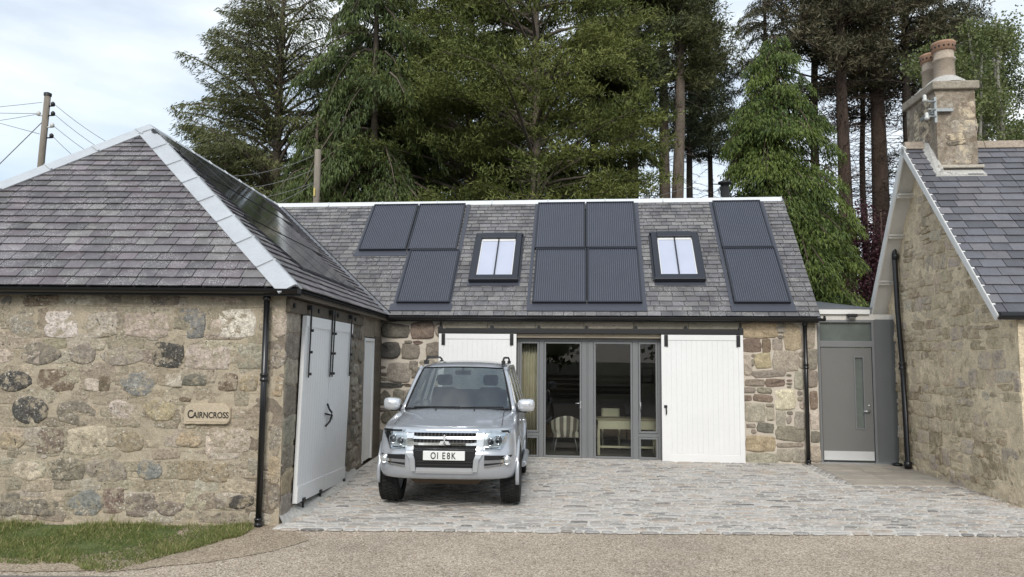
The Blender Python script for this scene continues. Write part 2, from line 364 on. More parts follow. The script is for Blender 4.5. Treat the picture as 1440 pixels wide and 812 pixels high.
ST_B = [(-1.14,2.35,0.158,0.161,'bl'),(-0.61,2.36,0.225,0.148,'wh'),(-0.84,2.31,0.063,0.089,'pk'),(-1.4,1.97,0.166,0.136,'dk'),(-0.92,1.95,0.251,0.133,'pk'),(-0.4,1.97,0.152,0.133,'gt'),(-1.32,1.68,0.098,0.08,'pk'),(-1.08,1.68,0.148,0.066,'gk'),(-0.67,1.66,0.111,0.097,'br'),(-0.42,1.65,0.134,0.097,'tn'),(-1.18,1.45,0.076,0.028,'br'),(-1.46,1.32,0.223,0.123,'tn'),(-0.08,2.39,0.076,0.161,'pk'),(-0.08,1.96,0.081,0.142,'gt'),(-0.08,1.61,0.067,0.106,'tn'),(-1.48,2.64,0.172,0.063,'gb'),(-0.77,2.65,0.262,0.036,'pk')]
ST_C = [(-2.77,0.94,0.152,0.135,'rb'),(-2.31,0.95,0.219,0.157,'cr'),(-1.82,0.95,0.178,0.122,'tn'),(-3.21,0.94,0.161,0.105,'tn'),(-3.0,0.59,0.174,0.112,'cr'),(-2.53,0.61,0.187,0.112,'gb'),(-2.07,0.6,0.24,0.139,'gt'),(-2.31,0.22,0.221,0.155,'bl'),(-1.96,0.26,0.115,0.137,'rb'),(-1.64,0.21,0.168,0.12,'gb'),(-1.56,0.62,0.133,0.113,'bl'),(-3.19,0.2,0.106,0.129,'gb'),(-2.84,0.17,0.204,0.086,'gb')]
ST_D = [(-0.78,0.93,0.115,0.135,'pk'),(-0.52,0.97,0.133,0.122,'pk'),(-0.92,0.61,0.283,0.112,'tn'),(-0.99,0.25,0.123,0.111,'cr'),(-0.47,0.26,0.163,0.073,'dk'),(-0.75,0.24,0.115,0.068,'gb'),(-1.31,0.18,0.19,0.086,'gb'),(-1.1,0.99,0.151,0.095,'tn'),(-0.38,0.65,0.115,0.13,'gt'),(-0.08,0.97,0.058,0.156,'gt'),(-0.08,0.64,0.062,0.147,'tn'),(-0.08,0.32,0.066,0.137,'gb')]
ST_E = [(0.28,2.49,0.26,0.132,'gk'),(0.84,2.5,0.214,0.157,'rb'),(0.17,2.09,0.215,0.166,'dk'),(0.61,2.08,0.169,0.139,'gb'),(1.09,2.12,0.15,0.139,'gb'),(0.38,1.66,0.214,0.173,'gt'),(0.68,1.81,0.08,0.078,'gb'),(0.2,1.41,0.25,0.043,'dk'),(0.1,1.15,0.125,0.147,'gk'),(0.26,0.78,0.195,0.154,'gk'),(0.03,1.76,0.081,0.023,'rb'),(0.56,2.27,0.071,0.025,'gb'),(0.76,2.26,0.098,0.038,'rb'),(0.05,1.62,0.098,0.035,'gb'),(0.06,1.53,0.089,0.035,'gt'),(0.75,1.65,0.106,0.104,'gb'),(0.56,1.42,0.089,0.028,'rb'),(0.07,0.92,0.107,0.034,'gk'),(0.04,0.28,0.053,0.239,'gk'),(0.95,1.86,0.151,0.055,'gt'),(1.21,2.52,0.124,0.122,'gt'),(0.38,1.16,0.098,0.155,'gb'),(0.69,1.15,0.177,0.172,'gt'),(0.73,0.77,0.212,0.137,'gb'),(0.35,0.41,0.212,0.12,'gt'),(0.39,0.15,0.211,0.102,'gk'),(0.14,2.72,0.198,0.061,'gk'),(1.05,1.62,0.159,0.155,'gk'),(1.13,1.22,0.158,0.172,'gt')]
ST_F = [(7.36,2.53,0.321,0.137,'tn'),(7.78,2.58,0.08,0.092,'gt'),(7.23,2.24,0.161,0.124,'rb'),(7.5,2.24,0.075,0.124,'br'),(7.7,2.26,0.089,0.106,'gt'),(7.98,2.42,0.149,0.228,'tn'),(8.3,2.45,0.088,0.237,'gt'),(7.85,1.96,0.225,0.185,'gt'),(7.43,1.95,0.142,0.142,'tn'),(7.13,1.87,0.084,0.173,'gt'),(7.54,1.71,0.284,0.067,'gb'),(7.27,1.54,0.177,0.064,'gb'),(7.64,1.54,0.168,0.069,'rb'),(7.16,1.4,0.106,0.046,'gb'),(7.44,1.4,0.129,0.049,'gb'),(7.41,1.25,0.164,0.063,'rb'),(7.13,1.25,0.074,0.049,'rb'),(7.81,1.23,0.176,0.18,'cr'),(8.09,1.59,0.087,0.153,'gt'),(8.33,1.62,0.087,0.144,'gb'),(8.33,1.99,0.088,0.19,'gb'),(7.26,0.98,0.177,0.171,'gt'),(7.54,0.95,0.067,0.117,'gt'),(7.45,0.7,0.151,0.086,'gk'),(7.18,0.73,0.08,0.038,'gb'),(7.73,0.88,0.084,0.134,'gt'),(8.08,0.84,0.096,0.161,'gt'),(7.89,0.6,0.242,0.134,'gb'),(7.35,0.4,0.254,0.139,'tn'),(7.88,0.39,0.227,0.039,'gb'),(7.37,0.12,0.264,0.107,'gt'),(7.78,0.2,0.131,0.107,'gt'),(8.04,0.2,0.113,0.124,'gt'),(8.34,1.22,0.07,0.161,'rb'),(8.34,0.85,0.079,0.16,'pk'),(8.35,0.55,0.078,0.098,'gk'),(8.35,0.24,0.087,0.142,'gt'),(7.9,1.69,0.044,0.022,'gb'),(7.91,1.59,0.048,0.018,'rb'),(7.9,1.53,0.056,0.018,'gb'),(7.9,1.47,0.044,0.015,'gb'),(8.09,1.35,0.044,0.045,'gb'),(8.09,1.25,0.043,0.036,'gb'),(7.9,0.98,0.052,0.036,'gb'),(7.88,0.86,0.044,0.072,'gb'),(7.25,2.05,0.032,0.031,'gb'),(7.24,1.92,0.025,0.064,'gb'),(7.54,1.12,0.067,0.025,'gb'),(7.23,0.63,0.049,0.04,'gb'),(7.76,2.41,0.05,0.037,'gb'),(8.12,1.13,0.044,0.071,'gt'),(8.14,2.08,0.044,0.054,'gb'),(8.14,1.9,0.044,0.09,'gt')]
# ------------------------------------------------------------------ camera, sky, sun
H = 1.985; PIT = .0923; ROL = .0085
cam = bpy.data.cameras.new('camera'); co = bpy.data.objects.new('camera', cam); COL.objects.link(co); scene.camera = co
cam.sensor_width = 36; cam.lens = 36*1040/1440; cam.clip_end = 2000; cam.clip_start = .05
cp, sp, cr, sr = math.cos(PIT), math.sin(PIT), math.cos(ROL), math.sin(ROL)
fwd = Vector((0, cp, sp)); r0 = Vector((1, 0, 0)); u0 = Vector((0, -sp, cp))
R_ = cr*r0+sr*u0; U_ = cr*u0-sr*r0
mt = Matrix((R_, U_, -fwd)).transposed().to_4x4(); mt.translation = Vector((0, 0, H)); co.matrix_world = mt

w = bpy.data.worlds.new('World'); scene.world = w; w.use_nodes = True; nt = w.node_tree; nt.nodes.clear()
out = N(nt, 'ShaderNodeOutputWorld'); bg = N(nt, 'ShaderNodeBackground'); L(nt, bg.outputs[0], out.inputs[0])
sky = N(nt, 'ShaderNodeTexSky', sky_type='NISHITA'); sky.sun_disc = False
SUN_EL, SUN_AZ = math.radians(38), math.radians(184)      # azimuth clockwise from +y
sky.sun_elevation = SUN_EL; sky.sun_rotation = SUN_AZ; sky.air_density = 1.0; sky.dust_density = 1.5; sky.ozone_density = 1.5
tc = N(nt, 'ShaderNodeTexCoord'); mp = N(nt, 'ShaderNodeMapping'); mp.inputs['Scale'].default_value = (1.2, 1.2, 4.2); mp.inputs['Rotation'].default_value = (.15, .1, .3)
L(nt, tc.outputs['Generated'], mp.inputs[0])
n1 = N(nt, 'ShaderNodeTexNoise', i_Scale=2.2, i_Detail=7.0, i_Roughness=.52); L(nt, mp.outputs[0], n1.inputs['Vector'])
r1 = N(nt, 'ShaderNodeMapRange'); r1.inputs['From Min'].default_value = .32; r1.inputs['From Max'].default_value = .66; r1.inputs['To Min'].default_value = .45; L(nt, n1.outputs[0], r1.inputs[0])
n2 = N(nt, 'ShaderNodeTexNoise', i_Scale=1.1, i_Detail=4.0); L(nt, mp.outputs[0], n2.inputs['Vector'])
cr2 = N(nt, 'ShaderNodeMapRange'); cr2.inputs['From Min'].default_value = .3; cr2.inputs['From Max'].default_value = .7; L(nt, n2.outputs[0], cr2.inputs[0])
cc_ = N(nt, 'ShaderNodeMixRGB'); L(nt, cr2.outputs[0], cc_.inputs[0]); cc_.inputs[1].default_value = (6.0, 7.0, 8.0, 1); cc_.inputs[2].default_value = (8.3, 8.7, 9.0, 1)
mx = N(nt, 'ShaderNodeMixRGB'); L(nt, r1.outputs[0], mx.inputs[0]); L(nt, sky.outputs[0], mx.inputs[1]); L(nt, cc_.outputs[0], mx.inputs[2])
L(nt, mx.outputs[0], bg.inputs[0]); bg.inputs[1].default_value = .092
sl = bpy.data.lights.new('sun', 'SUN'); sl.energy = 1.5; sl.angle = math.radians(22); sl.color = (1, .96, .9)
so = bpy.data.objects.new('sun', sl); COL.objects.link(so)
sd = Vector((math.sin(SUN_AZ)*math.cos(SUN_EL), math.cos(SUN_AZ)*math.cos(SUN_EL), math.sin(SUN_EL)))
so.rotation_euler = sd.to_track_quat('Z', 'Y').to_euler(); so.location = sd*60
scene.view_settings.view_transform = 'Standard'; scene.view_settings.look = 'None'; scene.view_settings.exposure = 0.62; scene.view_settings.gamma = 1
scene.render.engine = 'CYCLES'; scene.render.resolution_x = 1024; scene.render.resolution_y = 577

# ------------------------------------------------------------------ frames of the three buildings
FA = Frame(-2.711, 8.885, .016)
LW = 5.974
bx, by, _ = FA.w(0, LW); FB = Frame(bx, by, .1021)
FC = Frame(7.209, 13.816, .0821)
OH = .151; A_ = 3.28; B_ = 2.708; CC = 2.572; WB = 8.43; ZE = 2.78; ZR = 5.579

# ------------------------------------------------------------------ ground
def ground():
    mb = MB(); mb.add([(-400, -300, -.03), (400, -300, -.03), (400, 700, -.03), (-400, 700, -.03)], [(0, 1, 2, 3)])
    m = mat_surface('woodland_floor', (.06, .065, .035), .95, noise=((.6, .3), (6, .4)), bump=((3, .6, .1),))
    tag(mb.build('ground', m), kind='structure')
    def gravel(name, k):
        k = (k[0]*1.0, k[1]*1.03, k[2]*1.03)
        m, nt, o = new_mat(name); p = bsdf(nt, o, Roughness=.9); tc = N(nt, 'ShaderNodeTexCoord')
        v = N(nt, 'ShaderNodeTexVoronoi', i_Scale=78.0); L(nt, tc.outputs['Object'], v.inputs['Vector'])
        tn = lambda c: (c[0]*k[0], c[1]*k[1], c[2]*k[2], 1)
        rp = N(nt, 'ShaderNodeValToRGB'); e = rp.color_ramp.elements; e[0].position = 0; e[0].color = tn((.15, .115, .085)); e[1].position = 1; e[1].color = tn((.62, .52, .42))
        for ps, cl in ((.3, (.34, .265, .195)), (.7, (.42, .34, .265))): x = e.new(ps); x.color = tn(cl)
        sp_ = N(nt, 'ShaderNodeSeparateXYZ'); L(nt, v.outputs['Color'], sp_.inputs[0]); L(nt, sp_.outputs[0], rp.inputs[0])
        c = rp.outputs[0]
        for sc, lo, hi in ((.9, .88, 1.14), (5.0, .93, 1.07)):
            n = N(nt, 'ShaderNodeTexNoise', i_Scale=sc, i_Detail=5.0); L(nt, tc.outputs['Object'], n.inputs['Vector'])
            mr = N(nt, 'ShaderNodeMapRange'); mr.inputs['From Min'].default_value = .3; mr.inputs['From Max'].default_value = .7; mr.inputs['To Min'].default_value = lo; mr.inputs['To Max'].default_value = hi; L(nt, n.outputs[0], mr.inputs[0])
            vm = N(nt, 'ShaderNodeVectorMath', operation='SCALE'); L(nt, c, vm.inputs[0]); L(nt, mr.outputs[0], vm.inputs['Scale']); c = vm.outputs[0]
        L(nt, c, p.inputs['Base Color'])
        b = N(nt, 'ShaderNodeBump', i_Strength=.8, i_Distance=.006, invert=True); L(nt, v.outputs['Distance'], b.inputs['Height']); L(nt, b.outputs[0], p.inputs['Normal'])
        return m
    m = gravel('rolled_gravel', (1, 1, 1))
    mb = MB(); xs = [-14+.5*i for i in range(69)]
    for i in range(68):
        x0, x1 = xs[i], xs[i+1]; mb.add([(x0, 5.4, -.010), (x1, 5.4, -.010), (x1, 15, -.004), (x0, 15, -.004)], [(0, 1, 2, 3)])
    tag(mb.build('gravel_apron', m), kind='structure')
    # scattered loose chips on it
    mb = MB(); rg = random.Random(3)
    for i in range(9000):
        x = rg.uniform(-3.6, 6.4) if i % 3 else rg.uniform(-4.6, -1.6); y = 8.67-abs(rg.gauss(0, .3)) if rg.random() < .5 else rg.uniform(6.9, 8.7)
        if y < 6.8: continue
        r = rg.uniform(.005, .012); t = rg.uniform(0, 6.28); k = rg.choice([(.42, .33, .25), (.5, .43, .35), (.3, .23, .17), (.22, .19, .16), (.58, .52, .45)])
        P = [(x+r*math.cos(t+q*2.1), y+r*math.sin(t+q*2.1), -.012) for q in range(3)]+[(x, y, -.012+r*.9)]
        mb.add(P, [(0, 1, 3), (1, 2, 3), (2, 0, 3)], k)
    o = mb.build('loose_gravel', mat_surface('gravel_chips', attr=True, noise=(), bump=())); tag(o, kind='stuff', label='loose pinkish gravel chips scattered over the apron', cat='gravel')
    # tarmac road
    mb = MB(); mb.add([(-60, -4, -.008), (60, -4, -.008), (60, 6.35, -.008), (-60, 6.35, -.008)], [(0, 1, 2, 3)])
    P = [(-14, 6.35), (-4.4, 6.35), (-3.2, 6.35), (-1.6, 6.35), (-2.6, 6.72), (-3.6, 6.86), (-4.6, 6.86), (-14, 6.8)]
    mb.add([(x, y, -.008) for x, y in P], [tuple(range(len(P)))])
    tag(mb.build('road', mat_surface('road_tarmac', (.16, .15, .14), .9, noise=((1, .15), (60, .4), (150, .4)), bump=((120, .6, .006),), speckle=((90, .58, .66, (.4, .38, .34), 3, .3, .5),))), kind='structure')
    # bare earth between grass, gravel and wall
    mb = MB(); P = [(-14, 6.95), (-4.6, 7.04), (-3.6, 7.12), (-2.85, 7.35), (-2.4, 7.75), (-2.15, 8.2), (-2.3, 8.5), (-2.62, 8.8), (-2.7, 8.95), (-14, 9.0)]
    P[0], P[1], P[2] = (-14, 6.82), (-4.6, 6.93), (-3.6, 7.0)
    Q_ = [P[0]]
    for i in range(1, 8):
        n_ = 30
        for k in range(n_): f = (k+1)/n_; a_, b_ = P[i], P[i+1]; x, y = a_[0]+(b_[0]-a_[0])*f, a_[1]+(b_[1]-a_[1])*f; Q_.append((x+.16*fbm(x*4, y*4, 3), y+.16*fbm(x*4, y*4, 6)))
    P = Q_
    mb.add([(x, y, -.003) for x, y in P], [tuple(range(len(P)))])
    tag(mb.build('verge_soil', gravel('earthy_gravel', (.86, .83, .78))), kind='structure')
ground()

# paved court of old setts bedded in pale mortar
def gz(x, y): return .004+max(0, (y-8.7))*.0075
XW = lambda y: FC.w(0, FC.l(7.2, y)[1]*1.0)[0]      # gable wall line
def setts():
    rg = random.Random(11); mb = MB()
    # bedding sheet
    mb.add([(-2.72, 8.66, -.016), (12, 8.62, -.016), (12, 8.66, .004), (-2.72, 8.70, .004)], [(0, 1, 2, 3)], (1, 1, 1), 0)
    P0 = [(-2.72, 8.70), (12, 8.66), (12, 10.2), (6.92, 10.2), (7.25, 14.6), (FB.w(WB, .5)[0], FB.w(WB, .5)[1]), (FB.w(0, .3)[0], FB.w(0, .3)[1])]
    mb.add([(x, y, gz(x, y)) for x, y in P0], [tuple(range(len(P0)))], (1, 1, 1), 0)
    flag = [(5.58, 13.78), (5.36, 11.78), (6.82, 11.78), (7.1, 12.0), (7.3, 14.2)]
    pal = [(.30, .28, .255), (.23, .215, .195), (.37, .34, .30), (.36, .295, .24), (.14, .135, .13), (.41, .385, .35), (.26, .24, .22), (.38, .32, .265)]
    wash = .47
    def sett(cx, cy, lx, ly, rot=0.0, c=None, h=None):
        k = c or tuple(q*g_ for q, g_ in zip(rg.choice(pal), (1.03, 1.01, .985))); pw = rg.uniform(.0, .75); k = tuple(q*(1-pw)+wash*pw*g_ for q, g_ in zip(k, (1.02, .99, .95)))
        hx, hy = lx/2, ly/2; h = h if h is not None else rg.uniform(.006, .016); base = gz(cx, cy); cs, sn = math.cos(rot), math.sin(rot)
        m = 10; V = []; jj = [rg.uniform(.88, 1.08) for _ in range(m)]
        for sc, z in ((1.02, -.004), (.93, h*.8), (.6, h)):
            for q in range(m):
                t = 2*pi*(q+.5)/m; ct, st = math.cos(t), math.sin(t); r = (abs(ct)**4+abs(st)**4)**(-.25)*jj[q]
                x, y = r*ct*hx*sc, r*st*hy*sc; V.append((cx+x*cs-y*sn, cy+x*sn+y*cs, base+z+(rg.uniform(-.0015, .0015) if z > 0 else 0)))
        F = [(i*m+q, i*m+(q+1) % m, (i+1)*m+(q+1) % m, (i+1)*m+q) for i in range(2) for q in range(m)]+[tuple(2*m+q for q in range(m))]
        mb.add(V, F, k, 1, True)
    y = 8.625
    while y < 14.9:
        ly = rg.uniform(.048, .095) if y > 8.82 else .11
        x0 = -2.74+(y-8.885)*.016+.12; xr = 12 if y < 10.0 else FC.w(-.1, FC.l(7, y)[1])[0]-.02
        x = x0+rg.uniform(-.1, .1)
        while x < xr:
            lx = rg.uniform(.10, .34); cx = x+lx/2; cy = y+ly/2+.02*math.sin(x*1.3+y)+rg.uniform(-.006, .006)-(rg.uniform(.0, .035) if y < 8.66 else 0)
            ok = True
            if FB.l(cx, cy)[1] > -.06 and cx < 5.95: ok = False
            if 5.15 < cx and cy > 11.55: ok = False
            if ok: sett(cx, cy, lx-.024, (ly-.014)*rg.uniform(.75, 1))
            x += lx
        y += ly
    # border courses round the flags
    def border(ax, ay, bx_, by_, off, l=.24, w=.11):
        d = Vector((bx_-ax, by_-ay)); n_ = int(d.length/l); d.normalize(); p = Vector((d.y, -d.x))*off; rot = math.atan2(d.y, d.x)
        for i in range(n_): q = Vector((ax, ay))+d*(l*(i+.5))+p; sett(q.x, q.y, l-.05, w-.025, rot, c=rg.choice([(.22, .2, .18), (.27, .25, .22)]), h=.018)
    for off in (.06, .17): border(5.60, 13.95, 5.38, 11.62, off)
    for off in (.06, .17): border(5.25, 11.7, 6.95, 11.7, off)
    m0 = mat_surface('pale_joint_mortar', (.56, .53, .48), .95, noise=((2, .1), (40, .15)), bump=((60, .4, .005),))
    m1 = mat_surface('worn_setts', attr=True, rough=.8, noise=((3, .15), (40, .25)), bump=((50, .5, .006),), speckle=((22, .5, .62, (.53, .50, .45), 1.6, .40, .62), (1.1, .5, .7, (.22, .20, .18), 1.7, .45, .75)))
    tag(mb.build('cobbled_courtyard', [m0, m1]), kind='structure')
    # stone flags at the door
    mb = MB(); rows = [11.80, 12.25, 12.68, 13.15, 13.6, 14.0, 14.35]; rg2 = random.Random(5)
    for i in range(6):
        y0, y1 = rows[i]+.006, rows[i+1]-.006; xl = 5.37+(y0-11.78)*.105; xr = 7.05+(y0-11.8)*.082; x = xl
        while x < xr-.1:
            w_ = rg2.uniform(.45, .8); x1 = min(x+w_, xr)
            if xr-x1 < .25: x1 = xr
            k = rg2.choice([(.33, .30, .26), (.30, .27, .23), (.36, .32, .27)]); z = gz(x, y0)+.018
            mb.box(x+.006, x1-.006, y0, y1, z-.03, z, k); x = x1
    o = mb.build('stone_flag_path', mat_surface('sandstone_flags', attr=True, rough=.8, noise=((2, .2), (30, .15)), bump=((12, .4, .01),))); bevel(o, .006); tag(o, kind='structure')
setts()

# broken mortar fillets and rough footing at wall bases
def grass():
    n = 60000; rg = np.random.default_rng(4)
    x = rg.uniform(-8.5, -2.95, n); yb = 8.86+0*x; yf = np.where(x < -3.6, 7.13, 7.2+(x+3.6)*1.9)+np.array([.5*fbm(a*3.1, 2.0, 4) for a in x])
    t = rg.uniform(0, 1, n); y = yf+(yb-yf)*t
    nz = np.array([fbm(a*2.3, b*2.3, 9) for a, b in zip(x, y)]); edge = np.minimum(t, 1-t)
    keep = (rg.uniform(0, 1, n) < np.clip(.45+nz*3.2+edge*2.2, .0, 1)) & (y > yf)
    keep &= ~((x > -3.0) & (rg.uniform(0, 1, n) < .2))
    keep &= x < -3.2+.9*nz+.2*(1-t)*2
    x, y, nz, t = x[keep], y[keep], nz[keep], t[keep]; n = len(x)
    h = rg.uniform(.012, .038, n)*(1+1.6*nz)*np.where(rg.uniform(0, 1, n) < .05, 2.2, 1.0)*np.where(t > .88, 1.4, 1.0); a = rg.uniform(0, 6.283, n); w_ = rg.uniform(.003, .006, n)
    lx, ly = rg.normal(0, .03, n), rg.normal(0, .03, n)
    V = np.zeros((n, 3, 3)); V[:, 0] = np.c_[x-w_*np.cos(a), y-w_*np.sin(a), np.full(n, -.004)]; V[:, 1] = np.c_[x+w_*np.cos(a), y+w_*np.sin(a), np.full(n, -.004)]; V[:, 2] = np.c_[x+lx, y+ly, h]
    base = np.array([.12, .17, .045]); alt = np.array([.27, .29, .10]); dry = np.array([.44, .38, .20])
    mix = np.clip(rg.normal(.38, .28, n)+nz*1.1, 0, 1)[:, None]; C = base*(1-mix)+alt*mix
    d = (rg.uniform(0, 1, n) < .16+nz*.3)[:, None]; C = np.where(d, dry, C)*rg.uniform(.75, 1.2, n)[:, None]
    o = arr_mesh('grass', V.reshape(-1, 3), np.arange(n*3).reshape(-1, 3), C, mat_leaf('grass_blades', .3, .6))
    tag(o, kind='stuff', label='short rough green grass verge under the roadside stone wall', cat='grass')
    mb = MB(); P = [(-14, 7.35), (-4.6, 7.42), (-4.1, 7.6), (-3.8, 8.0), (-3.7, 8.4), (-3.8, 8.8), (-14, 8.88)]
    mb.add([(a, b, .0015) for a, b in P], [tuple(range(len(P)))])
    tag(mb.build('turf', mat_surface('turf_thatch', (.10, .125, .04), .95, noise=((4, .35), (60, .4)), bump=((50, .7, .01),))), kind='structure')
grass()

# weeds and small stones along the wall feet
def foot_stones(parent, pts):
    rg = random.Random(9)
    for (u, v, r) in pts:
        V = []; n = 7; mb = MB()
        for k, (s_, hz) in enumerate(((1, -.01), (.95, r*.35), (.5, r*.8))):
            for q in range(n): t = 2*pi*q/n; V.append((u+r*s_*math.cos(t)*rg.uniform(.8, 1.2), v+r*s_*math.sin(t)*rg.uniform(.8, 1.2), hz*rg.uniform(.8, 1.2)))
        F = [(i*n+q, i*n+(q+1) % n, (i+1)*n+(q+1) % n, (i+1)*n+q) for i in range(2) for q in range(n)]+[tuple(2*n+q for q in range(n))]
        mb.add(V, F, SC[rg.choice(['gt', 'gb', 'gk', 'pk', 'gt'])]); mb.build('footing_stone', M['stone'], parent)

# ------------------------------------------------------------------ roadside outbuilding (left wing)
def planks(mb, fr_map, a0, a1, z0, z1, n, d=.02, gap=.006):
    for i in range(n):
        p = a0+(a1-a0)*i/n; q = a0+(a1-a0)*(i+1)/n; mb.hexa([fr_map(p+gap/2, z0, 0), fr_map(q-gap/2, z0, 0), fr_map(q-gap/2, z0, d), fr_map(p+gap/2, z0, d), fr_map(p+gap/2, z1, 0), fr_map(q-gap/2, z1, 0), fr_map(q-gap/2, z1, d), fr_map(p+gap/2, z1, d)])
def downpipe(parent, x, y, zt, zb, r=.036, joints=(1.9,), shoe=None, name='downpipe'):
    mb = MB(); mb.tube([(x, y, zt), (x, y, zb)], r, 12)
    for z in list(joints)+[zt-.04, zb+.05]:
        mb.lathe((x, y, z), [(r, -.05), (r*1.35, -.045), (r*1.35, -.02), (r*1.18, -.012), (r*1.18, .018), (r*1.35, .025), (r*1.35, .045), (r, .05)], 14)
    if shoe: mb.tube([(x, y, zb+.04), (x+shoe[0]*.5, y+shoe[1]*.5, zb), (x+shoe[0], y+shoe[1], zb-.01)], r*1.15, 12)
    return mb.build(name, M['black'], parent)
SC['m1'] = (.39, .33, .245); SC['m2'] = (.34, .29, .21); SC['m3'] = (.30, .255, .195); SC['m4'] = (.44, .385, .31)
def outbuilding():
    t = thing('stone_outbuilding', 'hip-roofed roadside stone outbuilding with white barn doors, left of the courtyard', 'outbuilding', FA)
    mf = lambda a, z, o: (a, -o, z)
    mb = MB(); wall_face(mb, mf, -6.26, .0, -.1, ZE-.06, .45, .05, .010, 1)
    rg = random.Random(21)
    rubble(mb, mf, -6.2, -.02, .0, 2.7, ['m1', 'm2', 'm3', 'm1', 'm4', 'm2'], rg, hr=(.12, .3), wr=(.14, .5), h=(.001, .007), skip=.08, gap=.016, sq=3.9)
    for S in (ST_A, ST_B, ST_C, ST_D):
        for (a, z, hw, hh, k) in S:
            stone(mb, mf, a, z, hw*1.04, hh*1.06, SC[k], rg.uniform(.006, .015) if k not in ('dk',) else .02, rg, rg.choice([2.7, 3.9, 3.9]), .016)
    for i in range(42):      # further stones past the frame and small pinnings
        a = rg.uniform(-6.1, -3.5); z = rg.uniform(.15, 2.5); stone(mb, mf, a, z, rg.uniform(.1, .22), rg.uniform(.07, .14), SC[rg.choice(['gt', 'gb', 'pk', 'tn', 'dk'])], .012, rg, 2.7, .016)
    for i in range(60):
        a = rg.uniform(-3.4, -.3); z = rg.uniform(.1, 2.6); stone(mb, mf, a, z, rg.uniform(.015, .04), rg.uniform(.01, .022), SC[rg.choice(['gt', 'gb', 'pk', 'tn', 'pk'])], .006, rg, 2.4, .01)
    mb.build('front_wall', [M['mortar_tan'], M['stone_ruled']], t)
    # courtyard side wall, with barn doorway and a narrow white door
    ms = lambda a, z, o: (o, a, z)
    mb = MB()
    segs = [(.0, .62, -.1, ZE-.06), (.62, 3.18, 2.5, ZE-.06), (3.18, 4.42, -.1, ZE-.06), (4.42, 5.3, 2.33, ZE-.06), (5.3, LW+.3, -.1, ZE-.06)]
    for i, (a0, a1, z0, z1) in enumerate(segs): wall_face(mb, ms, a0, a1, z0, z1, .4, .05, .014, 5)
    rg = random.Random(8)
    z = .02                                               # corner quoins wrap onto the side
    while z < 2.6:
        hq = rg.uniform(.26, .4); w_ = rg.choice([.28, .52])
        stone(mb, ms, .02+w_/2, z+hq/2, w_/2-.01, hq/2-.012, SC[rg.choice(['gt', 'tn', 'gb'])], .012, rg, 6, .014); z += hq
    rubble(mb, ms, 3.2, 4.4, .05, 2.68, ['gb', 'gt', 'gb', 'gk', 'gt'], rg, h=(.01, .03))
    rubble(mb, ms, 5.32, LW, .05, 2.68, ['gb', 'rb', 'gk'], rg, h=(.01, .02), wr=(.2, .5))
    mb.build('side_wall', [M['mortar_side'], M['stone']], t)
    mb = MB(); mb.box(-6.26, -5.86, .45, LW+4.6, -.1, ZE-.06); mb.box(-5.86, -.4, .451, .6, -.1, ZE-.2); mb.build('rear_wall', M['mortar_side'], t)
    # roof: hip, east slope, west slope, ridge
    rg = random.Random(31); sA = math.hypot(A_, ZR-ZE); sB = math.hypot(B_, ZR-ZE)
    ev, e0 = -OH, OH; ur = OH-A_; uw = OH-2*A_; vr = -OH+B_
    jx, jy, _ = FB.w(0, CC-OH); ex = (FB.ex, )
    # where this ridge meets the long range's ridge
    k = ur; p0 = FB.w(0, CC-OH); l0 = FA.l(*p0[:2]); l1 = FA.l(*FB.w(-4, CC-OH)[:2]); s_ = (ur-l0[0])/(l1[0]-l0[0]); vj = l0[1]+s_*(l1[1]-l0[1])
    vv = LW-OH
    nf = Vector((0, -(ZR-ZE), B_)).normalized()
    mpf = lambda a, tt, h: (a, ev+tt/sB*B_+nf.y*h, ZE+tt/sB*(ZR-ZE)+nf.z*h)
    mb = MB(); cols = [(.135, .125, .135), (.15, .135, .145), (.12, .115, .12), (.165, .155, .155), (.14, .122, .132)]
    slates(mb, [(uw, 0), (e0, 0), (ur, sB)], mpf, rg, .165, (.19, .33), .011, cols, .25, .2)
    ne = Vector((ZR-ZE, 0, A_)).normalized()
    mpe = lambda a, tt, h: (e0-tt/sA*A_+ne.x*h, a, ZE+tt/sA*(ZR-ZE)+ne.z*h)
    slates(mb, [(-OH, 0), (vv, 0), (vj, sA), (vr, sA)], mpe, rg, .17, (.2, .34), .011, cols, .2, .2)
    roof = mb.build('roof', [M['slate']], t)
    mb = MB(); d = -.03
    mb.add([(uw, ev, ZE+d), (e0, ev, ZE+d), (ur, vr, ZR+d)], [(0, 1, 2)])
    mb.add([(e0, ev, ZE+d), (e0, vv, ZE+d), (ur, vj, ZR+d), (ur, vr, ZR+d)], [(0, 1, 2, 3)])
    mb.add([(uw, ev, ZE+d), (ur, vr, ZR+d), (ur, vj+1, ZR+d), (uw, vj+3, ZE+d)], [(0, 1, 2, 3)])
    mb.add([(uw, ev, ZE-.05), (e0, ev, ZE-.05), (e0, vv, ZE-.05), (uw, vv+4, ZE-.05)], [(0, 3, 2, 1)])
    mb.build('roof_deck', M['under'], roof)
    # zinc hips and ridge with raised joints
    mb = MB()
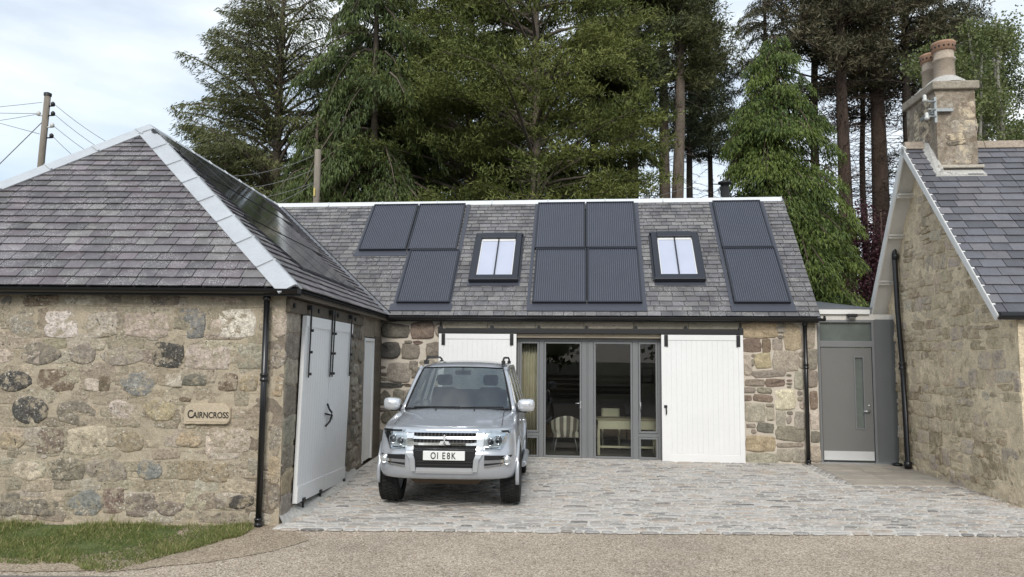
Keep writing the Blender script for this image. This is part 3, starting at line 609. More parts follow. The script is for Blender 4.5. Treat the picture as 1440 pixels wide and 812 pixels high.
    def hip(p, q, wl, nl, wr_, nr, steps, up=.02):
        p = Vector(p); q = Vector(q); d = q-p; dl = d.length; d = d/dl
        a = d.cross(nl).normalized(); b = d.cross(nr).normalized()
        if a.z > 0: a = -a
        if b.z > 0: b = -b
        for (s, w_, n_) in ((a, wl, nl), (b, wr_, nr)):
            o1 = n_*up
            V = [p+o1+Vector((0, 0, .012)), q+o1+Vector((0, 0, .012)), q+s*w_+o1, p+s*w_+o1]; V2 = [x-n_*.02 for x in V]
            mb.hexa([tuple(x) for x in V2]+[tuple(x) for x in V])
            for i in range(1, steps+1):
                c0 = p+d*(dl*i/(steps+.3)); mb.bar(tuple(c0+o1+n_*.012), tuple(c0+s*w_+o1+n_*.008), .03, .022, tuple(n_))
    nw = Vector((-(ZR-ZE), 0, A_)).normalized()
    hip((e0+.0, ev+.0, ZE+.02), (ur, vr, ZR+.02), .22, nf, .10, ne, 8)
    hip((uw-.02, ev-.02, ZE+.02), (ur, vr, ZR+.02), .20, nf, .12, nw, 7)
    hip((ur, vr, ZR+.03), (ur, vj, ZR+.03), .10, ne, .10, nw, 8, .012)
    pass
    mb.build('hip_flashing', M['lead'], roof)
    # valley gutter to the long range
    # solar slates on the courtyard slope
    rows = 3
    for i in range(rows):
        t0 = .62+i*1.17; t1 = t0+1.155
        a0 = 1.55+(t0-.6)*.33; a1 = 4.75+(t0-.4)*.75
        mb = MB(); n_ = max(1, int((a1-a0)/1.05))
        V = [mpe(a0, t0, .06), mpe(a1, t0, .06), mpe(a1, t1, .052), mpe(a0, t1, .052)]; V2 = [mpe(a0, t0, .0), mpe(a1, t0, .0), mpe(a1, t1, .0), mpe(a0, t1, .0)]
        mb.hexa(V2+V)
        for j in range(1, n_): a = a0+(a1-a0)*j/n_; mb.bar(mpe(a, t0, .061), mpe(a, t1, .053), .012, .005, tuple(ne), mi=1)
        mb.build('solar_panel', [M['solar_glass'], M['panel_frame']], roof)
    # gutter, fascia
    mb = MB(); g = []
    for i in range(13):
        pass
    n_ = 8; V = []; x0, x1 = uw-.05, e0+.06
    for x in (x0, x1):
        for r in (.056, .05):
            for q in range(n_+1): a = pi+pi*q/n_; V.append((x, ev-.045+r*math.cos(a), ZE-.02+r*math.sin(a)))
    m_ = n_+1; F = []
    for q in range(n_): F.append((q, q+1, 2*m_+q+1, 2*m_+q)); F.append((m_+q, 3*m_+q, 3*m_+q+1, m_+q+1))
    F += [(0, 2*m_, 3*m_, m_), (n_, m_+n_, 3*m_+n_, 2*m_+n_)]
    mb.add(V, F); mb.box(x0, x1, ev+.005, ev+.02, ZE-.10, ZE-.01); mb.box(x1-.01, x1, ev-.1, ev+.01, ZE-.075, ZE-.015); mb.build('gutter', M['black'], t)
    mb = MB(); mb.box(e0-.05, e0-.02, ev+.03, vv, ZE-.1, ZE-.035); mb.build('eaves_board', M['wood_dark'], t)
    downpipe(t, -.21, -.085, ZE-.06, .0, .036, (1.72,))
    # lintel timbers over the barn door, with bolts
    mb = MB(); mb.box(-.004, .05, -.02, 4.1, 2.50, 2.665); mb.box(-.004, .025, -.01, 3.9, 2.672, 2.725)
    o = mb.build('timber_lintel', M['wood_dark'], t); bevel(o, .008)
    for v in (.12, 1.2, 2.25, 3.4): mb = MB(); mb.tube([(.05, v, 2.585), (.075, v, 2.585)], .03, 8); mb.build('bolt', M['iron'], o)
    # barn doors: two white boarded leaves
    U0, U1 = .035, .035
    def mdoor(f, g, dd):       # f across 0..1, g height 0..1
        v0, v1 = .40+.17*g, 2.86+.29*g; z0 = .17-.12*f; z = z0+(2.49-z0)*g; return (.04+dd+.0*g, v0+(v1-v0)*f, z)
    for (f0, f1) in ((0, .498), (.502, 1)):
        mb = MB(); n_ = 11
        for i in range(n_):
            p, q = f0+(f1-f0)*i/n_+.0012, f0+(f1-f0)*(i+1)/n_-.0012
            mb.hexa([mdoor(p, 0, 0), mdoor(q, 0, 0), mdoor(q, 0, .035), mdoor(p, 0, .035), mdoor(p, 1, 0), mdoor(q, 1, 0), mdoor(q, 1, .035), mdoor(p, 1, .035)])
        for (g0, g1) in ((.0, .085), (.94, 1.0)):
            mb.hexa([mdoor(f0, g0, .035), mdoor(f1, g0, .035), mdoor(f1, g0, .047), mdoor(f0, g0, .047), mdoor(f0, g1, .035), mdoor(f1, g1, .035), mdoor(f1, g1, .047), mdoor(f0, g1, .047)])
        mb.hexa([mdoor(f0, 0, -.01), mdoor(f1, 0, -.01), mdoor(f1, 0, -.002), mdoor(f0, 0, -.002), mdoor(f0, 1, -.01), mdoor(f1, 1, -.01), mdoor(f1, 1, -.002), mdoor(f0, 1, -.002)])
        d_ = mb.build('barn_door', M['white'], t)
        for f in ((.06, .475) if f0 == 0 else (.525, .94)):
            s = MB(); p, q = mdoor(f, .66, .06), mdoor(f, 1.0, .06); s.bar(p, (q[0], q[1], 2.62), .028, .014, (1, 0, 0))
            for g in (.68, .8, .92): r = mdoor(f, g, .065); s.tube([r, (r[0]+.03, r[1], r[2])], .018, 8)
            s.bar((q[0]-.01, q[1]-.05, 2.60), (q[0]-.01, q[1]+.05, 2.60), .05, .06, (0, 0, 1))
            s.build('strap', M['iron'], d_)
        s = MB(); f = .45 if f0 == 0 else .55
        if f0 == 0:
            a = [mdoor(.475, .50, .05), mdoor(.46, .47, .09), mdoor(.50, .45, .10), mdoor(.52, .43, .09), mdoor(.47, .40, .10), mdoor(.455, .37, .05)]
            s.tube(a, .014, 8); b = mdoor(.44, .445, .06); s.tube([mdoor(.44, .445, .05), mdoor(.55, .43, .075)], .012, 8)
            b = mdoor(.56, .425, .06); s.box(b[0]-.005, b[0]+.02, b[1]-.03, b[1]+.03, b[2]-.05, b[2]+.01, mi=1)
            s.build('door_latch', [M['iron'], M['steel']], d_)
        for f in ((.1, .42) if f0 == 0 else (.96,)):
            s = MB(); p = mdoor(f, 0, .03); s.box(p[0]-.01, p[0]+.04, p[1]-.03, p[1]+.05, p[2]-.02, p[2]+.035); s.tube([(p[0]+.02, p[1], p[2]), (p[0]+.02, p[1], p[2]-.08)], .014, 8); s.build('drop_bolt', M['iron'], d_)
    # narrow white door further along, set into the wall
    mb = MB(); mb.box(-.12, .012, 4.44, 4.50, .08, 2.31); mb.box(-.12, .012, 5.2, 5.28, .08, 2.31); mb.box(-.12, .012, 4.50, 5.2, 2.25, 2.31); mb.box(-.07, -.02, 4.503, 5.197, .09, 2.247)
    for i in range(6): v = 4.56+i*.11; mb.box(-.022, -.012, v, v+.1, .09, 2.24)
    o = mb.build('side_door', M['white2'], t); bevel(o, .004)
    mb = MB(); mb.box(-.1, .03, 5.285, 5.9, .02, 2.36); o = mb.build('door_post', M['wood_dark'], t); bevel(o, .02)
    # rough mortar fillet and footing stones
    foot_stones(t, [(.12+random.uniform(0, .1), .1+i*.17, random.uniform(.03, .06)) for i in range(16)])
    mb = MB(); P = []
    for i in range(30):
        v = .0+i*.13; w_ = min(1, .25+i*.2)*(.14+.12*vn(v*3, 1))-(.04 if i > 20 else 0); P.append(((0, v, .08+.06*vn(v*4, 3)), (w_*.55, v, .05), (w_, v, .0)))
    for i in range(29):
        for j in range(2): mb.add([P[i][j], P[i][j+1], P[i+1][j+1], P[i+1][j]], [(0, 1, 2, 3)], smooth=True)
    for i in range(10):
        pass
    mb.build('mortar_fillet', M['mortar_fillet'], t)
    return t, vj
M['solar_glass'] = mat_surface('solar_slate_glass', (.018, .02, .024), .10, noise=((2, .1),), bump=((3, .05, .01),), spec=.7)
M['mortar_fillet'] = mat_surface('cement_fillet', (.47, .455, .42), .95, noise=((3, .15), (25, .25)), bump=((25, .7, .012),), speckle=((12, .55, .65, (.2, .19, .17), 3, .45, .6),))
OUT, VJ = outbuilding()

# name plaque
def plaque():
    t = thing('name_sign', 'small carved pale stone name plaque reading Cairncross on the roadside wall', 'sign', loc=FA.w(-.885, -.012, 1.285), rz=-FA.yaw)
    mb = MB(); n = 40; rg = random.Random(2); V = []
    def outl(k):
        f = k/n*4; w_, h_ = .275, .122; c = .06
        P = [(-w_, -h_), (w_-c*.6, -h_), (w_, -h_+c), (w_, h_-c), (w_-c, h_), (-w_+c, h_), (-w_, h_-c*.8)]
        L_ = []; tot = 0
        for i in range(len(P)): a, b = P[i], P[(i+1) % len(P)]; L_.append(math.dist(a, b)); tot += L_[-1]
        s = tot*k/n
        for i in range(len(P)):
            if s <= L_[i]: a, b = P[i], P[(i+1) % len(P)]; q = s/L_[i]; return (a[0]+(b[0]-a[0])*q, a[1]+(b[1]-a[1])*q)
            s -= L_[i]
        return P[0]
    O = [outl(k) for k in range(n)]; J = [rg.uniform(.975, 1.015) for _ in range(n)]
    for (sc, y) in ((1, .02), (1, -.02), (.975, -.034), (.90, -.036)):
        for (x, z), j in zip(O, J): V.append((x*(sc if sc > .95 else sc+.04)*j, y, z*sc*j))
    F = [(i*n+q, i*n+(q+1) % n, (i+1)*n+(q+1) % n, (i+1)*n+q) for i in range(3) for q in range(n)]+[tuple(3*n+q for q in range(n))]
    mb.add(V, F); mb.bar((-.25, -.038, -.088), (.22, -.038, -.088), .006, .008, (0, 1, 0))
    mb.build('plaque', mat_surface('carved_sandstone', (.50, .42, .31), .9, noise=((5, .15), (50, .2)), bump=((30, .4, .008),)), t)
    txt(t, 'C', .135, (-.232, -.040, -.050), M['iron'], 'letters', sx=.74, bold=.001); txt(t, 'AIRNCROSS', .10, (-.166, -.040, -.048), M['iron'], 'letters', sx=.80, bold=.001)
def txt(parent, s, size, loc, mat, name, sx=1.0, rot=(pi/2, 0, 0), ext=.002, align='LEFT', bold=0.0):
    c = bpy.data.curves.new(name, 'FONT'); c.body = s; c.size = size; c.extrude = ext; c.align_x = align; c.offset = bold
    o = bpy.data.objects.new(name, c); COL.objects.link(o); bpy.context.view_layer.update()
    me = bpy.data.meshes.new_from_object(o.evaluated_get(bpy.context.evaluated_depsgraph_get())); bpy.data.objects.remove(o)
    ob = bpy.data.objects.new(name, me); COL.objects.link(ob); me.materials.clear(); me.materials.append(mat)
    ob.parent = parent; ob.location = loc; ob.rotation_euler = rot; ob.scale = (sx, 1, 1); return ob
plaque()
# ------------------------------------------------------------------ long range with glazing
def long_range():
    t = thing('stone_cottage', 'long low stone cottage with slate roof, solar panels and wide grey glazed screen', 'cottage', FB)
    mf = lambda a, z, o: (a, -o, z)
    O0, O1, OT = 2.72, 5.575, 2.37
    mb = MB()
    for (a0, a1, z0, z1, sd_) in ((-.05, O0, -.1, ZE-.06, 1), (O1, WB, -.1, ZE-.06, 2)): wall_face(mb, mf, a0, a1, z0, z1, .5, .05, .010, 3)
    wall_face(mb, mf, O0, O1, OT, ZE-.06, .5, .08, .004, 3)
    rg = random.Random(77)
    for (a, z, hw, hh, k) in ST_E: stone(mb, mf, a, z, hw*1.05, hh*1.05, SC[k], rg.uniform(.02, .04), rg, rg.choice([3.2, 4, 4]))
    rubble(mb, mf, 1.3, O0, .05, 2.35, ['gt', 'gb', 'gk'], rg)
    for (a, z, hw, hh, k) in ST_F: stone(mb, mf, a, z, hw*1.03, hh*1.03, tuple(q*1.18 for q in SC[k]), rg.uniform(.012, .026), rg, 4.2 if hw > .06 else 2.9)
    rubble(mb, mf, O1+.1, 7.0, .05, 2.35, ['gt', 'gb', 'gk'], rg)
    mb.build('front_wall', [M['mortar_pale'], M['stone']], t)
    # gable end towards the entrance, back, floor slab
    mb = MB(); mb.box(WB-.45, WB-.002, .5, 5.0, -.1, 2.7); mb.box(-4, WB-.45, 4.6, 5.0, -.1, 2.7)
    mb.add([(WB-.01, 0, 2.7), (WB-.01, 4.9, 2.7), (WB-.01, CC-OH, ZR-.12), (WB-.3, 0, 2.7), (WB-.3, 4.9, 2.7), (WB-.3, CC-OH, ZR-.12)], [(0, 1, 2), (5, 4, 3)])
    mb.build('gable_wall', M['mortar_pale'], t)
    mb = MB(); mb.box(-.4, WB-.45, .5, 4.6, -.1, .03); mb.build('floor', mat_plain('dark_floor', (.24, .23, .21), .5), t)
    mb = MB(); mb.box(-.05, WB-.46, 4.55, 4.598, .03, 2.6, (.2, .2, .2)); mb.box(.0, .1, .51, 4.54, .03, 2.6); mb.box(6.6, 6.68, .51, 4.54, .03, 2.6)
    mb.build('inner_wall', mat_plain('dim_plaster', (.48, .46, .41), .8), t)
    mb = MB(); mb.box(-.4, WB-.46, .51, 4.6, 2.6, 2.64); mb.build('ceiling', mat_plain('ceiling_paint', (.45, .45, .44), .8), t)
    # stone lintel and timber strip over the opening
    mb = MB(); xs = [1.25, 2.15, 3.1, 4.05, 5.0, 6.05, 7.03]; rg = random.Random(4)
    for i in range(6): mb.box(xs[i]+.003, xs[i+1]-.003, -.035, .0, 2.545, 2.70, rg.choice([(.37, .33, .26), (.33, .30, .24), (.40, .35, .28)]))
    o = mb.build('lintel_stone', mat_surface('lintel_sandstone', attr=True, rough=.9, noise=((4, .25), (40, .25)), bump=((30, .6, .01),), speckle=((8, .55, .7, (.18, .17, .12), 2, .45, .6),)), t); bevel(o, .006)
    mb = MB(); mb.box(2.70, 5.56, -.02, .12, 2.365, 2.44); o = mb.build('timber_head', mat_surface('pale_oak', (.46, .39, .30), .8, noise=((5, .2), (30, .2)), bump=((20, .4, .005),), stretch=(.3, 2, 3)), t); bevel(o, .004)
    # sliding track with brackets
    mb = MB(); mb.box(1.19, 7.04, -.115, -.035, 2.445, 2.535); mb.box(1.18, 1.26, -.125, -.03, 2.435, 2.56); mb.box(6.97, 7.055, -.125, -.03, 2.435, 2.56)
    tr = mb.build('door_track', M['iron'], t); bevel(tr, .004)
    for u in (1.22, 2.25, 3.17, 4.10, 5.04, 5.99, 7.01):
        s = MB(); s.box(u-.035, u+.035, -.11, -.04, 2.535, 2.575); s.box(u-.02, u+.02, -.06, -.036, 2.575, 2.60)
        if u in (1.22, 7.01): s.box(u-.012, u+.012, -.05, -.036, 2.6, 2.72)
        s.build('track_bracket', M['iron'], tr)
    # sliding doors
    for k, (u0, u1) in enumerate(((1.20, 2.735), (5.52, 7.045))):
        mb = MB(); n_ = 14; y0, y1 = -.118, -.065; zb = .012
        mb.box(u0, u1, y0+.012, y1, zb, 2.432)
        for i in range(n_): a = u0+.09+(u1-u0-.18)*i/n_; b = u0+.09+(u1-u0-.18)*(i+1)/n_; mb.box(a+.0006, b-.0006, y0+.006+(.0006 if i % 2 else 0), y0+.014, .20, 2.33)
        mb.box(u0, u0+.09, y0-.004, y0+.015, zb, 2.432); mb.box(u1-.09, u1, y0-.004, y0+.015, zb, 2.432); mb.box(u0+.09, u1-.09, y0-.004, y0+.015, 2.33, 2.432); mb.box(u0+.09, u1-.09, y0-.004, y0+.015, zb, .19)
        d = mb.build('sliding_door', M['white'], t); bevel(d, .003)
        for u in (u0+.09, u1-.09):
            s = MB(); s.box(u-.035, u+.035, y0-.016, y0-.006, 2.21, 2.43); s.tube([(u, y0-.016, 2.26), (u, y0-.026, 2.26)], .014, 8); s.tube([(u, y0-.016, 2.36), (u, y0-.026, 2.36)], .014, 8); s.build('hanger_strap', M['iron'], d)
        hu = u0+.07 if k else u1-.07
        s = MB(); s.box(hu-.03, hu+.03, y0-.012, y0-.004, 1.05, 1.10); s.tube([(hu, y0-.03, 1.09), (hu+.008, y0-.04, 1.04), (hu+.012, y0-.042, .97), (hu+.008, y0-.03, .93)], .012, 8)
        s.tube([(hu, y0, 1.075), (hu, y0-.035, 1.075)], .022, 8); s.build('door_pull', M['iron'], d)
        s = MB(); s.box(u0+.08, u0+.14, y0-.02, y0+.06, -.02, .025); s.build('floor_guide', M['iron'], d)
    # grey glazed screen: frame, posts, panes
    fy0, fy1 = .10, .18; T, Bz = 2.355, -.005
    scr = MB()
    def fr_(a0, a1, z0, z1, y0=fy0, y1=fy1): scr.box(a0, a1, y0, y1, z0, z1)
    fr_(2.735, 5.57, 2.295, T); fr_(2.735, 5.57, Bz, .05); scr.box(2.735, 5.57, .04, .10, -.02, .012)
    for (a0, a1) in ((2.735, 2.785), (3.17, 3.262), (4.005, 4.235), (4.985, 5.095), (5.465, 5.57)): fr_(a0, a1, .05, 2.295)
    fr_(2.785, 3.17, .455, .525); fr_(5.095, 5.465, .47, .54)
    s0 = scr.build('glazed_screen', M['grey'], t); bevel(s0, .004)
    sash = MB()
    def fs(a0, a1, z0, z1, w_=.035):
        y0, y1 = .085, .115; sash.box(a0, a0+w_, y0, y1, z0, z1); sash.box(a1-w_, a1, y0, y1, z0, z1); sash.box(a0+w_, a1-w_, y0, y1, z1-w_, z1); sash.box(a0+w_, a1-w_, y0, y1, z0, z0+w_)
    for (a0, a1, z0, z1) in ((2.79, 3.165, .53, 2.29), (2.79, 3.165, .055, .45), (3.268, 4.0, .055, 2.29), (4.24, 4.98, .055, 2.29), (5.1, 5.46, .545, 2.29), (5.1, 5.46, .055, .465)): fs(a0, a1, z0, z1)
    for a in (4.10, 4.125): sash.box(a, a+.008, .088, .1, .05, 2.295)
    so_ = sash.build('casement_frame', M['grey'], s0); bevel(so_, .003)
    for (a0, a1, z0, z1) in ((2.785, 3.17, .525, 2.295), (2.785, 3.17, .05, .455), (3.262, 4.005, .05, 2.295), (4.235, 4.985, .05, 2.295), (5.095, 5.465, .54, 2.295), (5.095, 5.465, .05, .47)):
        mb = MB(); mb.add([(a0, .13, z0), (a1, .13, z0), (a1, .13, z1), (a0, .13, z1)], [(0, 1, 2, 3)]); mb.build('pane', M['glass'], s0)
    for u in (3.98, 5.13):
        mb = MB(); mb.box(u-.012, u+.012, .07, .085, 1.0, 1.14); mb.tube([(u, .075, 1.1), (u, .035, 1.1), (u-.1 if u < 4.5 else u, .035, 1.1 if u < 4.5 else 1.0)], .009, 8); mb.build('door_handle', M['steel'], s0)
    # ---- roof
    sl_ = math.hypot(CC, ZR-ZE); nn = Vector((0, -(ZR-ZE), CC)).normalized()
    mpr = lambda a, tt, h: (a, -OH+tt/sl_*CC+nn.y*h, ZE+tt/sl_*(ZR-ZE)+nn.z*h)
    rg = random.Random(41); cols = [(.125, .122, .128), (.145, .14, .145), (.11, .108, .115), (.165, .16, .158), (.135, .13, .13)]
    e1 = FB.l(*FA.w(OH, LW-OH)[:2]); jn = FB.l(*FA.w(OH-A_, VJ)[:2])
    mb = MB(); holes = [(.3, 1.28, .35, 3.6), (-.8, .1, 2.1, 3.6), (3.1, 5.1, .4, 3.6), (7.0, 7.9, .4, 3.6), (1.8, 2.6, 1.1, 2.35), (5.55, 6.35, 1.1, 2.35)]
    slates(mb, [(e1[0]+.02, 0), (WB+.03, 0), (WB+.07, sl_), (jn[0]+.02, sl_)], mpr, rg, .142, (.17, .31), .009, cols, .12, .22, holes)
    roof = mb.build('roof', M['slate'], t)
    mb = MB(); d = -.03
    mb.add([(e1[0]-.2, -OH, ZE+d), (WB+.02, -OH, ZE+d), (WB+.04, CC-OH, ZR+d), (jn[0]-.5, CC-OH, ZR+d)], [(0, 1, 2, 3)])
    mb.add([(-4, 5.2, ZE+d), (WB+.02, 5.2, ZE+d), (WB+.04, CC-OH, ZR+d), (-4, CC-OH, ZR+d)], [(0, 1, 2, 3)])
    mb.add([(e1[0]-.2, -OH, ZE-.05), (WB+.02, -OH, ZE-.05), (WB+.02, 0.45, ZE-.05), (e1[0]-.2, 0.45, ZE-.05)], [(0, 1, 2, 3)])
    mb.build('roof_deck', M['under'], roof)
    mb = MB(); n_ = 9; a0, a1 = jn[0]+.02, WB+.03; sb = Vector(mpr(0, 0, 0))-Vector(mpr(0, 1, 0)); 
    for i in range(n_):
        p = a0+(a1-a0)*i/n_; q = a0+(a1-a0)*(i+1)/n_
        mb.hexa([mpr(p, sl_-.11, .015), mpr(q, sl_-.11, .015), mpr(q, sl_+.0, .03), mpr(p, sl_+.0, .03), mpr(p, sl_-.11, .03), mpr(q, sl_-.11, .03), mpr(q, sl_+.01, .055), mpr(p, sl_+.01, .055)])
        mb.tube([mpr(q-.01, sl_-.12, .036), mpr(q-.01, sl_+.01, .064)], .012, 6)
        yb = CC-OH+.10; mb.add([mpr(p, sl_+.01, .055), mpr(q, sl_+.01, .055), (q, yb, ZR-.06), (p, yb, ZR-.06)], [(0, 1, 2, 3)])
    mb.build('ridge_capping', M['lead_light'], roof)
    # valley lead
    mb = MB(); A0 = Vector((e1[0], e1[1], ZE+.0)); A1 = Vector((jn[0], jn[1], ZR-.0)); dd = (A1-A0).normalized()
    ni = Vector(mpr(0, 0, 1))-Vector(mpr(0, 0, 0)); s1 = dd.cross(ni).normalized(); 
    if s1.x < 0: s1 = -s1
    p = [A0+ni*.028, A0+s1*.07+ni*.028, A1+s1*.07+ni*.028, A1+ni*.028]; mb.add([tuple(x) for x in p], [(0, 1, 2, 3)])
    nE = Vector((FA.ex[0], FA.ex[1], 0)); 
    mb.tube([tuple(A0+s1*.07+ni*.026), tuple(A1+s1*.07+ni*.026)], .012, 6, mi=1)
    a_ = FB.l(*FA.w(OH, LW-OH)[:2]); l2 = Vector((-.75, -.62, -.05)).normalized()
    q = [A0+ni*.03, A0+Vector((-.09, -.07, .035)), A1+Vector((-.09, -.07, .035)), A1+ni*.03]; mb.add([tuple(x) for x in q], [(0, 1, 2, 3)])
    mb.build('valley_lead', [M['lead_dark'], M['iron']], roof)
    # solar collectors: dark ribbed panels in trays
    def panel(a0, a1, t0, t1):
        mb = MB(); V = [mpr(a0, t0, .02), mpr(a1, t0, .02), mpr(a1, t1, .02), mpr(a0, t1, .02), mpr(a0, t0, .075), mpr(a1, t0, .075), mpr(a1, t1, .062), mpr(a0, t1, .062)]
        mb.hexa(V, mi=0)
        e = .022
        for (x0, x1, y0, y1) in ((a0-.004, a0+e, t0, t1), (a1-e, a1+.004, t0, t1), (a0+e, a1-e, t0-.003, t0+e), (a0+e, a1-e, t1-e, t1+.002)):
            mb.hexa([mpr(x0, y0, .06), mpr(x1, y0, .06), mpr(x1, y1, .06), mpr(x0, y1, .06), mpr(x0, y0, .09), mpr(x1, y0, .09), mpr(x1, y1, .09), mpr(x0, y1, .09)], mi=1)
        n_ = 24
        for i in range(n_):
            c = a0+.03+(a1-a0-.06)*(i+.5)/n_; w_ = (a1-a0-.06)/n_*.27
            mb.hexa([mpr(c-w_, t0+.03, .07), mpr(c+w_, t0+.03, .07), mpr(c+w_, t1-.03, .06), mpr(c-w_, t1-.03, .06), mpr(c-w_*.6, t0+.03, .088), mpr(c+w_*.6, t0+.03, .088), mpr(c+w_*.6, t1-.03, .078), mpr(c-w_*.6, t1-.03, .078)], mi=2)
        return mb.build('solar_panel', [M['pv'], M['panel_frame'], M['pv_rib']], roof)
    for (a0, a1, t0, t1) in ((-.88, .17, 2.00, 3.68), (.205, 1.29, 2.00, 3.68), (.29, 1.37, .32, 1.98), (2.99, 4.06, 2.02, 3.67), (4.09, 5.165, 2.02, 3.67), (3.03, 4.09, .32, 1.995), (4.12, 5.175, .32, 1.995), (6.92, 7.955, 2.005, 3.66), (6.93, 7.975, .32, 1.985)):
        panel(a0, a1, t0, t1)
    mb = MB()
    def sheet(a0, a1, t0, t1, h=.034): mb.hexa([mpr(a0, t0, .0), mpr(a1, t0, .0), mpr(a1, t1, .0), mpr(a0, t1, .0), mpr(a0, t0, h), mpr(a1, t0, h), mpr(a1, t1, h), mpr(a0, t1, h)])
    for (a0, a1, t0, t1) in ((.17, 1.43, .12, .32), (-.97, .2, 1.83, 2.0), (2.93, 5.27, .12, .32), (6.86, 8.05, .12, .32), (1.32, 1.40, .32, 3.70), (-.95, -.88, 2.0, 3.7), (5.18, 5.26, .32, 3.69), (2.92, 2.985, .32, 3.69), (7.98, 8.04, .32, 3.67), (6.85, 6.915, .32, 3.67), (.22, .288, .32, 2.0), (1.66, 2.74, .86, 1.0), (5.46, 6.46, .86, 1.0)): sheet(a0, a1, t0, t1)
    mb.build('panel_flashing', M['lead_blue'], roof)
    # two roof windows
    for (c, wd) in ((2.20, .98), (5.955, .96)):
        a0, a1, t0, t1 = c-wd/2, c+wd/2, 1.0, 2.47; f = MB()
        def bx_(x0, x1, y0, y1, h0, h1, mi=0): f.hexa([mpr(x0, y0, h0), mpr(x1, y0, h0), mpr(x1, y1, h0), mpr(x0, y1, h0), mpr(x0, y0, h1), mpr(x1, y0, h1), mpr(x1, y1, h1), mpr(x0, y1, h1)], mi=mi)
        e = .12; bx_(a0, a0+e, t0, t1, 0, .12); bx_(a1-e, a1, t0, t1, 0, .12); bx_(a0+e, a1-e, t0, t0+e*.9, 0, .12); bx_(a0+e, a1-e, t1-e*1.4, t1, 0, .15)
        bx_(a0-.05, a0-.0, t0-.0, t1, 0, .05); bx_(a1+.0, a1+.05, t0, t1, 0, .05); bx_(a0-.02, a1+.02, t0-.06, t0, 0, .14); bx_(a0-.03, a1+.03, t1, t1+.05, 0, .10)
        wn = f.build('roof_window', M['panel_frame'], roof); bevel(wn, .006)
        g = MB(); g.hexa([mpr(a0+e, t0+e*.9, .05), mpr(a1-e, t0+e*.9, .05), mpr(a1-e, t1-e*1.4, .05), mpr(a0+e, t1-e*1.4, .05), mpr(a0+e, t0+e*.9, .085), mpr(a1-e, t0+e*.9, .085), mpr(a1-e, t1-e*1.4, .085), mpr(a0+e, t1-e*1.4, .085)]); g.build('pane', M['skyglass'], wn)
        g = MB(); g.bar(mpr(c, t0+e*.9, .10), mpr(c, t1-e*1.4, .10), .028, .03, tuple(nn)); g.build('glazing_bar', M['panel_frame'], wn)
        g = MB()
        for a in (a0+e+.008, a1-e-.008): g.bar(mpr(a, t0+e*.9, .092), mpr(a, t1-e*1.4, .092), .018, .012, tuple(nn))
        g.bar(mpr(a0+e, t1-e*1.4-.03, .092), mpr(a1-e, t1-e*1.4-.03, .092), .06, .012, tuple(nn)); g.build('inner_trim', M['white2'], wn)
    # verge edge, gutter
    mb = MB(); mb.bar(mpr(WB+.01, -.02, -.03), mpr(WB+.03, sl_, -.03), .06, .05, tuple(nn)); mb.build('verge_trim', M['lead_dark'], roof)
    mb = MB(); x0, x1 = e1[0]+.03, WB+.10; V = []; n_ = 8; m_ = 9; F = []
    for x in (x0, x1):
        for r in (.056, .05):
            for q in range(n_+1): a = pi+pi*q/n_; V.append((x, -OH-.045+r*math.cos(a), ZE-.03+r*math.sin(a)))
    for q in range(n_): F.append((q, q+1, 2*m_+q+1, 2*m_+q)); F.append((m_+q, 3*m_+q, 3*m_+q+1, m_+q+1))
    F += [(0, 2*m_, 3*m_, m_), (n_, m_+n_, 3*m_+n_, 2*m_+n_)]
    mb.add(V, F); mb.box(x0, WB, -OH+.01, -OH+.025, ZE-.11, ZE-.03); mb.tube([(x1-.02, -OH-.045, ZE-.03), (x1, -OH-.045, ZE-.03)], .055, 12); mb.build('gutter', M['black'], t)
    downpipe(t, 8.19, -.09, ZE-.07, .03, .038, (1.86,))
    # flue behind the ridge
    mb = MB(); fx, fy = 7.37, 3.2; zb = ZR-(3.2-2.42)*1.087; mb.lathe((fx, fy, 0), [(.105, zb-.1), (.105, 6.02), (.09, 6.02)], 20); mb.lathe((fx, fy, 0), [(.0, 6.22), (.06, 6.21), (.16, 6.17), (.16, 6.13), (.09, 6.1), (.09, 6.02)], 20)
    mb.build('stove_flue', M['iron'], t)
    foot_stones(t, [(u, -.05-random.random()*.06, random.uniform(.02, .05)) for u in [7.1+i*.07 for i in range(18)]])
    return t
M['lead_light'] = mat_surface('bright_zinc', (.66, .68, .69), .5, noise=((3, .06), (30, .05)), bump=((6, .2, .01),), metallic=.1)
M['lead_blue'] = mat_plain('slate_blue_flashing', (.055, .06, .078), .45)
M['pv'] = mat_plain('solar_collector_dark', (.038, .042, .056), .3, spec=.6)
M['pv_rib'] = mat_plain('solar_collector_rib', (.085, .092, .12), .38, spec=.6)
M['skyglass'] = mat_surface('blind_behind_glass', (.47, .50, .60), .08, noise=((1.5, .05),), bump=(), spec=.6)
long_range()

